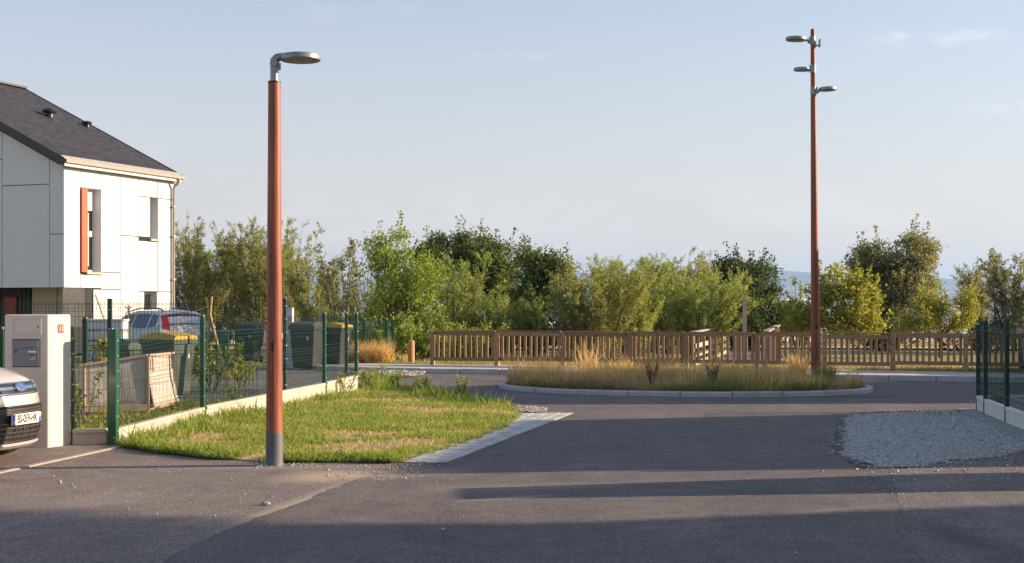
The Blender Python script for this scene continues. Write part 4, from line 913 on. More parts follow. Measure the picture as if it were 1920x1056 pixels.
text_obj('digits','11',.085,Matrix.Translation((.0,-.0085,0)) @ Matrix.Rotation(R(90),4,'X'),M['white_ink'],npo,.15,.95,.0012,.002)

# ================================================================ TIMBER FENCE along the pavement
WA, WB = gp(810.6,684,.12), gp(1812,697.5,.12); wd = (WB-WA); wd.z = 0; wl = wd.length; wd.normalize(); wnn = Vector((wd.y,-wd.x,0)); wa_ = math.atan2(wd.y,wd.x)
def wt(x):
    k = (x-960)/F; return (k*WA.y-WA.x)/(wd.x-k*wd.y)
wf = empty('timber_fence', (WA.x,WA.y,.12), wa_, 'long brown timber fence with upright balusters along the pavement', 'fence')
posts_px = [811,932,1056,1181,1287,1420,1546,1674,1811,1945,2080]
pts_ = [wt(x) for x in posts_px]
mp_ = MB(); mp_.box((-.055,-.055,-.14),(.055,.055,.875)); mpost = mp_.mesh('post', M['wood_v'])
mbl = MB(); mbl.box((-.031,-.02,.165),(.031,.02,.775)); mbal = mbl.mesh('baluster', M['wood_v'])
for i,t in enumerate(pts_):
    o = bpy.data.objects.new('post', mpost); COL.objects.link(o); o.parent = wf; o.location = (t,g.uniform(-.006,.006),g.uniform(-.012,.006)); o.rotation_euler = (g.uniform(-.01,.01),g.uniform(-.01,.01),g.uniform(-.05,.05)); bev(o,.006,1)
for i,(a,b) in enumerate(zip(pts_,pts_[1:])):
    for nm,z0,z1,y0,y1 in (('top_rail',.765,.868,-.042,.0),('bottom_rail',.115,.205,-.042,.0)):
        mb = MB(); mb.box((a+.062,y0,z0),(b-.062,y1,z1)); o = mb.build(nm, M['wood_h'], wf, bevel=.005, seg=1); o.location.z = g.uniform(-.006,.006); o.rotation_euler = (0,g.uniform(-.003,.003),0)
    mb = MB(); mb.box((a+.06,-.055,.870),(b-.06,.045,.892)); mb.build('cap_rail', M['wood_h'], wf, bevel=.004, seg=1)
    nb = 11; 
    for k in range(nb):
        x = a+.055+(b-a-.11)*(k+.55)/nb
        o = bpy.data.objects.new('baluster', mbal); COL.objects.link(o); o.parent = wf; o.location = (x+g.uniform(-.006,.006),.021,g.uniform(-.005,.005)); o.rotation_euler = (0,g.uniform(-.012,.012),g.uniform(-.08,.08))
    mb = MB()
    for x in (a+.10,(a+b)/2,b-.10):
        for z in (.815,.16): mb.lathe([(.016,0),(.016,.006),(.008,.010)],8,Matrix.Translation((x,-.042,z)) @ Matrix.Rotation(R(90),4,'X'))
    for z in (.62,.28): mb.lathe([(.014,0),(.014,.006)],8,Matrix.Translation((a,-.056,z)) @ Matrix.Rotation(R(90),4,'X'))
    mb.build('bolts', M['black'], wf, kind='stuff')
# footpath railings leading away behind it
def railing(xp0,d0,xp1,d1,h,label,boards):
    p = at(xp0,d0,0); q = at(xp1,d1,0); p.z = q.z = 0; r = empty('path_railing', p, 0, label, 'railing'); v = q-p; L = v.length; v.normalize(); n = Vector((v.y,-v.x,0)); ang = math.atan2(v.y,v.x)
    mb = MB(); mb.bar(Vector((0,0,h)),v*L+Vector((0,0,h+.02)),.16,.04); mb.build('handrail', M['wood_pale'], r, bevel=.005)
    for i in range(5):
        mb = MB(); mb.box((-.045,-.045,-.05),(.045,.045,h-.021)); o = mb.build('post', M['wood_pale'], r, bevel=.004); o.location = v*(.05+(L-.1)*i/4); o.rotation_euler = (0,0,ang)
    if boards:
        for z in (.18,.40,.62):
            mb = MB(); mb.bar(n*.065+Vector((0,0,z)),v*L+n*.065+Vector((0,0,z)),.03,.12); mb.build('board', M['wood_pale'], r, bevel=.003)
    else:
        for i in range(26):
            mb = MB(); mb.box((-.015,-.03,.1),(.015,.03,h-.03)); o = mb.build('baluster', M['wood_pale'], r); o.location = v*(L*(i+.5)/26)-n*.065; o.rotation_euler = (0,0,ang)
railing(1299,35.2,1360,44.5,.97,'pale timber railing with boards along the left side of the footpath',True)
railing(1436,34.6,1459,44.0,1.0,'pale timber railing with balusters along the right side of the footpath',False)
q = at(1396,39.5,0); o = empty('timber_post', (q.x,39.5,0), 0, 'tall square timber post standing alone behind the fence', 'post'); mb = MB(); mb.box((-.058,-.058,-.1),(.058,.058,zat(39.5,561))); mb.build('shaft', M['wood_pale'], o, bevel=.006)
for px_,d,lab in ((1385,36.0,'short grey topped fence post just behind the timber fence opening'),(1460,38.0,'short brown post beside the right footpath railing')):
    q = at(px_,d,0); mb = MB(); mb.box((-.06,-.06,-.05),(.06,.06,zat(d,622))); o = mb.build('timber_post', M['wood_v'], bevel=.006); o.location = (q.x,d,0); tag(o,lab,'post')
q = gp(771,683,.0); q = at(771,37.2,0); mb = MB(); mb.lathe([(.092,-.05),(.092,zat(37.2,641)),(.085,zat(37.2,639)),(.03,zat(37.2,637.5))],18); o = mb.build('bollard', M['bollard'], smooth=40); o.location = (q.x,37.2,0); tag(o,'short round orange wooden bollard left of the timber fence','bollard')
q = at(1485,52,0); sg_ = empty('sign', (q.x,52,0), 0, 'small dark sign on thin green post beyond the timber fence', 'sign'); mb = MB(); mb.tube([(0,0,-.1),(0,0,zat(52,563))],.035,10); mb.build('post', M['green'], sg_); mb = MB(); mb.box((-.24,-.05,zat(52,577)),(.02,-.037,zat(52,564))); mb.build('sign_board', M['black'], sg_)

# ================================================================ YARD OBJECTS
# cream canvas planter
pA, pB_, pC = gp(157,783), gp(277,781), gp(324,768); pD = pA+(pC-pB_)
pl = empty('planter', pB_, 0, 'cream canvas covered raised planter with timber edges behind the mesh fence', 'planter')
def V3(p, z): v = p-pB_; return Vector((v.x,v.y,z))
zA, zB, zC = zat(pA.y,686), zat(pB_.y,668), zat(pC.y,663); zD = zA
for a,b,za,zb,flare in ((pA,pB_,zA,zB,0),(pB_,pC,zB,zC,.10),(pC,pD,zC,zD,0),(pD,pA,zD,zA,0)):
    mb = MB(); n = 10; m_ = 6; d = (b-a); nn = Vector((d.y,-d.x,0)).normalized(); vs = []
    for j in range(m_+1):
        for i in range(n+1):
            u = i/n; f = j/m_; p = a.lerp(b,u); zt = za+(zb-za)*u; z = .14+(zt-.14)*f
            wob = .012*math.sin(u*9+f*3)*(1-f) + flare*(1-f)**2
            vs.append(V3(p+nn*wob,z))
    fs = [(j*(n+1)+i,j*(n+1)+i+1,(j+1)*(n+1)+i+1,(j+1)*(n+1)+i) for j in range(m_) for i in range(n)]
    mb.add(vs,fs); o = mb.build('canvas', M['fabric'], pl, smooth=60); s_m = o.modifiers.new('thick','SOLIDIFY'); s_m.thickness = .008; s_m.offset = -1
    mb = MB(); mb.bar(V3(a+nn*.0,za+.01),V3(b+nn*.0,zb+.01),.08,.035); mb.build('rim', M['board'], pl, bevel=.006)
    mb = MB(); mb.bar(V3(a+nn*(.012),.13),V3(b+nn*.012,.13),.03,.10); mb.build('bottom_board', M['board'], pl, bevel=.004)
for p,zt in ((pA,zA),(pB_,zB),(pC,zC),(pD,zD)):
    mb = MB(); mb.bar(V3(p,-.02),V3(p,zt-.02),.05,.05); mb.build('leg', M['board'], pl)
for u in (.10,.86):
    p = pB_.lerp(pC,u); d = pC-pB_; nn = Vector((d.y,-d.x,0)).normalized(); mb = MB(); mb.bar(V3(p+nn*.035,zB-.02),V3(p+nn*.045,zB-.24),.035,.02); mb.build('clip', M['board'], pl)
mb = MB(); mb.add([V3(pA,zA-.12),V3(pB_,zB-.12),V3(pC,zC-.12),V3(pD,zD-.12)],((0,1,2,3),)); mb.build('soil', M['soil'], pl)
# wheelie bins
def wheelie(name, loc, rz, w, dpt, h, body, lid, label, openlid=0.0):
    r = empty(name, loc, rz, label, 'bin', 'wheelie bins in the yard'); mb = MB(); t = .80
    b0 = [(-w/2*t,-dpt/2*t,.06),(w/2*t,-dpt/2*t,.06),(w/2*t,dpt/2*t,.02),(-w/2*t,dpt/2*t,.02)]; t0 = [(-w/2,-dpt/2,h*.9),(w/2,-dpt/2,h*.9),(w/2,dpt/2,h*.9),(-w/2,dpt/2,h*.9)]
    mb.add(b0+t0,((3,2,1,0),(4,5,6,7),(0,1,5,4),(1,2,6,5),(2,3,7,6),(3,0,4,7))); mb.build('body', body, r, bevel=.03, seg=3)
    mb = MB(); mb.box((-w/2-.025,-dpt/2-.03,h*.9-.07),(w/2+.025,dpt/2+.02,h*.9+.01)); mb.build('rim', body, r, bevel=.012)
    Ml = Matrix.Translation((0,dpt/2,h*.9+.012)) @ Matrix.Rotation(openlid,4,'X'); mb = MB(); n = 6; vs = []
    for i in range(n+1):
        y = -dpt*1.04*i/n; z = .10*math.sin(math.pi*(.15+.72*i/n))+.02
        vs += [(-w/2-.02,y,0),(-w/2+.03,y,z),(w/2-.03,y,z),(w/2+.02,y,0)]
    fs = [(4*i+j,4*i+j+1,4*i+5+j,4*i+4+j) for i in range(n) for j in range(3)]+[(0,1,2,3),(4*n+3,4*n+2,4*n+1,4*n)]+[(4*i,4*i+4,4*i+7,4*i+3) for i in range(n)]
    mb.add([Ml @ Vector(v) for v in vs],fs); ld = mb.build('lid', lid, r, smooth=35)
    mb = MB(); mb.tube([(-w*.35,dpt/2+.02,h*.9-.03),(-w*.35,dpt/2+.09,h*.9-.01),(w*.35,dpt/2+.09,h*.9-.01),(w*.35,dpt/2+.02,h*.9-.03)],.017,8); mb.build('handle', body, r)
    for s in (-1,1):
        mb = MB(); mb.lathe([(.03,-.03),(.10,-.03),(.105,0),(.10,.03),(.03,.03)],20,Matrix.Translation((s*(w/2*t+.0),dpt/2*t+.05,.105)) @ Matrix.Rotation(R(90),4,'Y')); mb.build('wheel', M['tyre'], r, smooth=40)
    mb = MB(); mb.box((w*.18,-dpt/2*.93-.008,h*.62),(w*.26,-dpt/2*.93+.01,h*.72)); mb.build('sticker', M['pvc'], r)
    return r
def gb(x,d): return ((x-960)*d/F, d, .008)
wheelie('wheelie_bin', gb(315,24.6), R(62), .58,.78,1.15, M['bin_green'], M['bin_yellow'], 'green grey bin with yellow lid behind the planter in front of the parked car')
wheelie('wheelie_bin', gb(245,25.6), R(50), .58,.70,1.0, M['bin_green'], M['bin_green'], 'low green bin with green lid left of the planter bin', R(0))
wheelie('wheelie_bin', gb(576,35.6), R(-14), .68,.74,1.22, M['bin_grey'], M['bin_grey'], 'dark grey bin with dark lid just right of the near lamp pole')
wheelie('wheelie_bin', gb(624,36.3), R(70), .62,.80,1.18, M['bin_grey'], M['bin_yellow'], 'dark grey bin with yellow lid beside the fence corner post')
wheelie('wheelie_bin', gb(466,40.0), R(-8), .66,.70,1.14, M['bin_grey'], M['bin_grey'], 'dark bin standing alone before the willows left of the near lamp pole')
# composter
r = empty('composter', gb(404,38.5), R(10), 'squat dark green garden composter behind the leaning bamboo stakes', 'composter'); mb = MB()
for k in range(7): mb.box((-.36,-.36,.02+.12*k),(.36,.36,.125+.12*k))
mb.build('body', M['green'], r, bevel=.012); mb = MB(); mb.box((-.39,-.39,.87),(.39,.39,.93)); mb.build('lid', M['green_dark'], r, bevel=.02)
# white utility pillar
q = gb(541,36.4); r = empty('utility_pillar', q, R(-6), 'narrow white utility pillar beside the dark grey bin', 'pillar'); hu = zat(36.4,580); mb = MB(); mb.box((-.125,-.09,-.02),(.125,.09,hu)); mb.build('body', M['pvc'], r, bevel=.01); mb = MB(); mb.box((-.13,-.095,hu),(.13,.095,hu+.03)); mb.build('cap', M['pvc'], r, bevel=.008); mb = MB(); mb.box((.02,-.098,hu-.30),(.075,-.09,hu-.2)); mb.build('label_plate', M['zinc'], r); mb = MB(); mb.box((-.06,-.096,.3),(.085,-.09,.9)); mb.build('door', M['panel'], r, bevel=.003)
# white slatted storage box behind the fence
q = gb(198,27); r = empty('storage_box', q, R(4), 'pale slatted garden storage box behind the gate post', 'box'); hs_ = zat(27,603)
for k in range(7):
    mb = MB(); mb.box((-.37,-.30,.02+hs_/7*k),(.37,.30,.02+hs_/7*(k+1)-.015)); mb.build('slat', M['panel_grey'], r, bevel=.006)
mb = MB(); mb.box((-.36,-.29,.02),(.36,.29,hs_-.02)); mb.build('core', M['joint'], r); mb = MB(); mb.box((-.40,-.33,hs_),(.40,.33,hs_+.04)); mb.build('lid', M['panel'], r, bevel=.01)
# bamboo stakes crossing, with a line
for (x0,y0,x1,y1,lab) in ((397,556,389,640,'upright bamboo stake behind the mesh fence'),(386,558,412,662,'bamboo stake leaning right across the upright stake')):
    d = 24.5; p, q = at(x0,d,y0), at(x1,d,y1); dv = (q-p).normalized(); e = q+dv*((q.z)/(-dv.z)); mb = MB(); mb.tube([p,p.lerp(e,.5),e],[.020,.022,.024],8); o = mb.build('bamboo_stake', M['stake'], smooth=50); mo = e.copy(); o.data.transform(Matrix.Translation(-mo)); o.location = mo; tag(o,lab,'stake')
p, q = at(388,24.5,575), at(318,47.2,581); mb = MB(); mb.tube([p+(q-p)*i/10+Vector((0,0,-.12*math.sin(math.pi*i/10))) for i in range(11)],.006,5); tag(mb.build('washing_line', M['pvc']),'thin white line from the bamboo stakes to the house','line')
p, q = at(179,30,552), at(196,30,603); dv=(q-p).normalized(); e = q+dv*(q.z/(-dv.z)); mb = MB(); mb.tube([p,p.lerp(e,.3)+Vector((.01,0,0)),e],[.02,.022,.024],8); o = mb.build('wooden_pole', M['stake']); tag(o,'slim wooden pole leaning against the house front','pole')
mb = MB(); d = 30
for x0,x1 in ((234,247),(239,244),(247,234),(244,239)): mb.bar(at(x0,d,573),at(x1,d,592),.012)
for yy in (577,588): mb.bar(at(233,d,yy),at(248,d,yy),.01)
mb.bar(at(240.5,d,571),at(240.5,d,573+EYE*F/d),.02); tag(mb.build('trellis', M['stake']),'small wooden lattice trellis in front of the house','trellis')
for x_,lab in ((600,'left of two pale tree stakes behind the dark bins'),(606,'right of two pale tree stakes behind the dark bins')):
    q = gb(x_,40.5); mb = MB(); mb.tube([(0,0,-.05),(0,0,zat(40.5,574))],.03,8); o = mb.build('tree_stake', M['stake']); o.location = q; tag(o,lab,'stake')
q = gp(588,690); r = empty('drain_cover',(q.x,q.y,.010),0,'flat dark drain cover in the yard in front of the bins','cover'); mb = MB(); mb.box((-.45,-.55,-.004),(.45,.55,.006)); mb.build('plate', M['foot'], r); mb = MB()
for a,b in (((-.5,-.6,-.004),(-.45,.6,.012)),((.45,-.6,-.004),(.5,.6,.012)),((-.45,.55,-.004),(.45,.6,.012)),((-.45,-.6,-.004),(.45,-.55,.012))): mb.box(a,b)
mb.build('frame', M['pave'], r)
a, b = gp(440,694), gp(545,690); mb = MB(); mb.bar(a,b,.25,.10); tag(mb.build('kerb_line', M['pave'], bevel=.01), kind='structure')

# ================================================================ CARS
CP = [(2.09,.19),(2.16,.24),(2.2,.36),(2.205,.50),(2.195,.64),(2.165,.75),(2.12,.83),(2.03,.905),(1.86,.975),(1.55,1.035),(1.25,1.07),(1.0,1.09),(.7,1.24),(.36,1.41),(.1,1.49),(-.35,1.545),(-.95,1.55),(-1.5,1.52),(-1.82,1.46),(-1.98,1.27),(-2.10,1.05),(-2.17,.9),(-2.2,.68),(-2.19,.45),(-2.12,.26)]
IROOF = 15
def hw_(z): return .90 if z <= .88 else .90-.30*min(1,(z-.88)/.68)**1.15
def setb(x): 
    if x > .9: return .43*min(1,max(0,(x-.9)/1.05))**.8+.07
    if x < -1.7: return -.16
    return .07*(x+1.7)/2.6
def car_pt(x, z, v, off=0.0):
    """v in -1..1 across; follows the nose curve in plan"""
    s = setb(x); y = v*hw_(z)*1.0; xx = x - s*abs(v)**2.5; zz = z - (.055*v*v if z > .9 else 0)
    return Vector((xx,y,zz))
def prof_x(z, front=True):
    P = CP[:12] if front else CP[::-1][:8]
    for (xa,za),(xb,zb) in zip(P,P[1:]):
        if za <= z <= zb: return xa+(xb-xa)*(z-za)/(zb-za)
    return P[0][0] if z < P[0][1] else P[-1][0]
def nose(y, z, off, front=True):
    x = prof_x(z,front); v = y/hw_(z); p = car_pt(x,z,v); e = .01
    n = (car_pt(x,z,v+e)-car_pt(x,z,v-e)).cross(car_pt(prof_x(z+e,front),z+e,v)-car_pt(prof_x(z-e,front),z-e,v))
    n.normalize(); n = n if (n.x > 0) == front else -n
    return p+n*off
def nose_patch(parent, name, mat, yb0,yb1,yt0,yt1, z0,z1, off, th=.012, n=14, m=4, front=True, bevel=None, round_=0.0):
    vs = []; 
    for lay in (off, off-th):
        for j in range(m+1):
            f = j/m; z = z0+(z1-z0)*f
            for i in range(n+1):
                u = i/n; a = yb0+(yt0-yb0)*f; b = yb1+(yt1-yb1)*f
                vs.append(nose(a+(b-a)*u, z, lay, front))
    N = (n+1)*(m+1); fs = [(j*(n+1)+i,j*(n+1)+i+1,(j+1)*(n+1)+i+1,(j+1)*(n+1)+i) for j in range(m) for i in range(n)]
    fs += [(a+N,d+N,c+N,b+N) for a,b,c,d in fs]
    rim = [i for i in range(n+1)]+[(j+1)*(n+1)-1 for j in range(1,m+1)]+[m*(n+1)+i for i in range(n-1,-1,-1)]+[j*(n+1) for j in range(m-1,0,-1)]
    fs += [(rim[i],rim[(i+1)%len(rim)],rim[(i+1)%len(rim)]+N,rim[i]+N) for i in range(len(rim))]
    mb = MB(); mb.add(vs,fs); return mb.build(name, mat, parent, smooth=40)
def side_pt(x, z, s, off):
    P = CP[10:20]; zr_ = 1.5
    for (xa,za),(xb,zb) in zip(P,P[1:]):
        if xb <= x <= xa: zr_ = za+(zb-za)*(xa-x)/(xa-xb); break
    wt_ = hw_(zr_); zt_ = zr_-.055; y = .90+(wt_-.90)*min(1,max(0,(z-.9)/max(.05,zt_-.9)))
    return Vector((x-setb(x)*.9, s*(y+off), z))
def side_patch(parent, name, mat, corners, s, off=.006, n=8):
    """corners: bl, br, tr, tl in (x,z)"""
    vs = []; m = 3
    for lay in (off, off-.012):
        for j in range(m+1):
            for i in range(n+1):
                u, f = i/n, j/m; x = (corners[0][0]*(1-u)+corners[1][0]*u)*(1-f)+(corners[3][0]*(1-u)+corners[2][0]*u)*f; z = (corners[0][1]*(1-u)+corners[1][1]*u)*(1-f)+(corners[3][1]*(1-u)+corners[2][1]*u)*f
                vs.append(side_pt(x,z,s,lay))
    N = (n+1)*(m+1); fs = [(j*(n+1)+i,j*(n+1)+i+1,(j+1)*(n+1)+i+1,(j+1)*(n+1)+i) for j in range(m) for i in range(n)]
    mb = MB(); mb.add(vs[:N],fs); return mb.build(name, mat, parent, smooth=40)
def strip_patch(parent, name, mat, i0, i1, v0, v1, off):
    """patch over the centre profile between two profile points (windscreen, rear glass)"""
    vs = []; n = 12
    (xa,za),(xb,zb) = i0, i1; m = 3; up = Vector((zb-za,0,xa-xb)).normalized(); up = up if up.z > 0 else -up
    for j in range(m+1):
        f = j/m; x = xa+(xb-xa)*f; z = za+(zb-za)*f
        for i in range(n+1): vs.append(car_pt(x,z,v0+(v1-v0)*i/n)+up*off)
    mb = MB(); mb.add(vs,[(j*(n+1)+i,j*(n+1)+i+1,(j+1)*(n+1)+i+1,(j+1)*(n+1)+i) for j in range(m) for i in range(n)]); return mb.build(name, mat, parent, smooth=40)
def car(loc, rz, label, pmat, rails=False):
    r = empty('parked_car', loc, rz, label, 'car'); NV = 20
    mb = MB(); vs = [car_pt(x,z,-1+2*j/NV) for x,z in CP for j in range(NV+1)]; n = NV+1
    fs = [(i*n+j,i*n+j+1,(i+1)*n+j+1,(i+1)*n+j) for i in range(len(CP)-1) for j in range(NV)]; mb.add(vs,fs)
    for s,j in ((-1,0),(1,NV)):
        sv = []
        for (x,z) in CP:
            e = car_pt(x,z,s); zb = min(.9,z); sv += [e, Vector((e.x, s*.90 if z > .9 else e.y, min(zb,e.z))), Vector((e.x*.985, s*.86, .20))]
        mb.add(sv,[(3*i+k,3*i+k+1,3*i+4+k,3*i+3+k) for i in range(len(CP)-1) for k in range(2)])
    mb.add([Vector((x*1.0,y,.21)) for x,y in ((1.8,-.85),(1.8,.85),(-1.9,.85),(-1.9,-.85))],((0,1,2,3),))
    body = mb.build('body', pmat, r, smooth=38)
    for s in (-1,1):
        side_patch(r,'side_window',M['car_glass'],[(.72,1.02),(-.25,1.0),(-.25,1.40),(.25,1.36)],s); side_patch(r,'side_window',M['car_glass'],[(-.33,1.0),(-1.18,1.0),(-1.15,1.41),(-.33,1.41)],s); side_patch(r,'side_window',M['car_glass'],[(-1.26,1.01),(-1.72,1.06),(-1.58,1.37),(-1.24,1.41)],s)
        mb = MB(); mb.bar((.80,s*.92,1.03),(.72,s*1.06,1.06),.10,.13); mb.build('mirror', pmat, r, bevel=.03)
        for wx in (1.38,-1.32):
            mb = MB(); mb.lathe([(.001,0),(.36,0),(.36,.012)],28,Matrix.Translation((wx,s*.868,.36)) @ Matrix.Rotation(R(-90*s),4,'X')); mb.build('wheel_arch', M['black'], r)
            mb = MB(); mb.lathe([(.20,-.10),(.30,-.10),(.32,-.06),(.32,.06),(.30,.10),(.20,.10)],28,Matrix.Translation((wx,s*.80,.32)) @ Matrix.Rotation(R(90),4,'X')); wh = mb.build('wheel', M['tyre'], r, smooth=40)
            mb = MB(); Mw = Matrix.Translation((wx,s*.885,.32)) @ Matrix.Rotation(R(90),4,'X'); mb.lathe([(.05,-.03),(.05,.02)],12,Mw); mb.lathe([(.19,-.04),(.205,-.04),(.205,.03),(.19,.03),(.19,-.04)],28,Mw,0,False)
            for k in range(5):
                a = 2*math.pi*k/5; mb.bar(Mw @ Vector((.04*math.cos(a),.04*math.sin(a),0)), Mw @ Vector((.195*math.cos(a),.195*math.sin(a),0)),.05,.03,up=(0,1,0))
            mb.build('rim', M['steel'], wh)
        nose_patch(r,'headlight',M['lamp_clear'],s*.50,s*.80,s*.60,s*.83,.70,.86,.006)
        mb = MB(); pts = [nose(s*.70,z,.012,False) for z in (.86,.98,1.12,1.26,1.40)]; 
        nose_patch(r,'tail_light',M['tail_red'],s*.60,s*.84,s*.52,s*.66,.80,1.42,.010,front=False)
        if rails:
            mb = MB(); mb.tube([side_pt(.25,1.40,s,0)+Vector((0,-s*.06,.06)),Vector((.05,s*.58,1.50)),Vector((-.4,s*.57,1.57)),Vector((-1.1,s*.57,1.575)),Vector((-1.55,s*.57,1.55)),Vector((-1.7,s*.57,1.48))],.018,8); mb.build('roof_rail', M['black'], r, smooth=50)
    strip_patch(r,'windscreen',M['car_glass'],(.97,1.095),(.40,1.395),-.88,.88,.006)
    strip_patch(r,'rear_window',M['car_glass'],(-1.86,1.42),(-2.07,1.10),-.86,.86,.006)
    nose_patch(r,'rear_bumper',M['black'],-.8,.8,-.82,.82,.28,.44,.01,front=False)
    nose_patch(r,'rear_plate',M['plate_white'],-.26,.26,-.26,.26,.70,.81,.012,front=False,th=.008)
    nose_patch(r,'high_brake_light',M['tail_red'],-.18,.18,-.18,.18,1.425,1.45,.02,front=False)
    return r
# silver beige people carrier nosing in at the left
hd = math.atan2(-.22,.976); front = Vector((-5.06,14.35,0)); root = front-Vector((math.cos(hd),math.sin(hd),0))*2.2
c1 = car((root.x,root.y,0), hd, 'silver beige car whose nose sticks in at the left edge beside the mailbox pillar', M['paint_beige'])
# upper grille with chrome bar and oval emblem
up = nose_patch(c1,'upper_grille',M['grid'],-.46,.46,-.50,.50,.735,.845,.006,n=24)
nose_patch(c1,'chrome_bar',M['chrome'],-.43,.43,-.44,.44,.775,.805,.022,.02,n=24,m=2)
fr = MB(); ring = [nose(y,.735,.008) for y in np.linspace(-.46,.46,16)]+[nose(.485,.79,.008)]+[nose(y,.845,.008) for y in np.linspace(.50,-.50,16)]+[nose(-.485,.79,.008)]; fr.tube(ring+[ring[0]],.009,6); fr.build('grille_surround', M['chrome'], c1, smooth=60)
pc = nose(0,.79,.040); nd = (nose(0,.79,.05)-nose(0,.79,.0)).normalized(); Me = Matrix.Translation(pc) @ nd.to_track_quat('Z','Y').to_matrix().to_4x4()
Rz = nd.to_track_quat('Z','Y'); xax = Vector((0,1,0)); zax = nd; yax = zax.cross(xax); Me = Matrix((( xax.x,yax.x,zax.x,pc.x),(xax.y,yax.y,zax.y,pc.y),(xax.z,yax.z,zax.z,pc.z),(0,0,0,1)))
mb = MB(); mb.lathe([(.060,-.03),(.066,.0),(.064,.006),(.058,.008),(.056,.004),(.001,.004)],32,Matrix.Diagonal((1.35,.72,1,1)),0,False); em = mb.build('emblem', M['chrome'], c1, smooth=30); em.matrix_local = Me
mb = MB(); mb.lathe([(.056,.003),(.054,.007),(.001,.010)],32,Matrix.Diagonal((1.35,.72,1,1)),0,False); mb.build('badge', M['emblem'], em, smooth=40)
text_obj('script','Ford',.062,Matrix.Translation((0,0,.010)),M['chrome'],em,.3,1.0,.001)
# lower trapezoid grille
nose_patch(c1,'lower_grille',M['grid'],-.70,.70,-.50,.50,.26,.60,.005,n=28,m=8)
for z in (.30,.345,.39,.435,.545,.575):
    w = .70+(.50-.70)*(z-.26)/.34; nose_patch(c1,'grille_bar',M['grid_light'],-w+.03,w-.03,-w+.03,w-.03,z,z+.012,.016,.012,n=24,m=1)
for y in (-.56,-.42,-.28,-.14,0,.14,.28,.42,.56):
    nose_patch(c1,'grille_rib',M['grid_light'],y-.005,y+.005,y-.005,y+.005,.28,.44,.014,.012,n=1,m=4)
ring = [nose(y,.25,.006) for y in np.linspace(-.72,.72,20)]+[nose(.73-.22*f,.25+.36*f,.008) for f in (.25,.5,.75)]+[nose(y,.61,.008) for y in np.linspace(.51,-.51,16)]+[nose(-.51-.22*f,.61-.36*f,.008) for f in (.25,.5,.75)]
fr = MB(); fr.tube(ring+[ring[0]],.013,8); fr.build('grille_surround', M['black'], c1, smooth=60)
for s in (-1,1): nose_patch(c1,'fog_lamp_pocket',M['black'],s*.62,s*.84,s*.55,s*.82,.42,.60,.007)
nose_patch(c1,'chin',pmat := M['paint_beige'],-.80,.80,-.76,.76,.185,.235,.035,.04,n=24,m=2)
# number plate
pp = nose(0,.485,.045); plz = Matrix(((0,0,1,pp.x),(1,0,0,pp.y),(0,1,0,pp.z),(0,0,0,1)))
mb = MB(); mb.box((-.26,-.056,-.02),(.26,.056,.0)); npt = mb.build('number_plate', M['plate_white'], c1, bevel=.004); npt.matrix_local = plz
mb = MB(); mb.box((-.258,-.054,.0005),(-.215,.054,.002)); bb = mb.build('country_band', M['plate_blue'], npt); text_obj('letter','F',.04,Matrix.Translation((-.236,-.03,.0022)),M['white_ink'],npt)
mb = MB(); mb.box((.215,-.054,.0005),(.258,.0,.002)); mb.build('region_band', M['plate_blue'], npt); mb = MB(); mb.box((.215,.002,.0005),(.258,.054,.002)); mb.build('region_crest', M['plate_region'], npt)
text_obj('region','72',.03,Matrix.Translation((.237,-.028,.0022)),M['white_ink'],npt)
text_obj('registration','BS-059-HK',.118,Matrix.Translation((0,0,.001)),M['ink'],npt,0,.68,.001,.0022)
# car in the yard, seen from behind
car(gb(283,41.6)[:2]+(0.0,), math.atan2(.71,-.70), 'white estate car with red tail lamps and roof rails parked before the house', M['paint_white'], True)
q = at(1938,29,0); car((q.x+2.02,32.5,0), R(252), 'white car half hidden behind the right mesh fence', M['paint_white'])
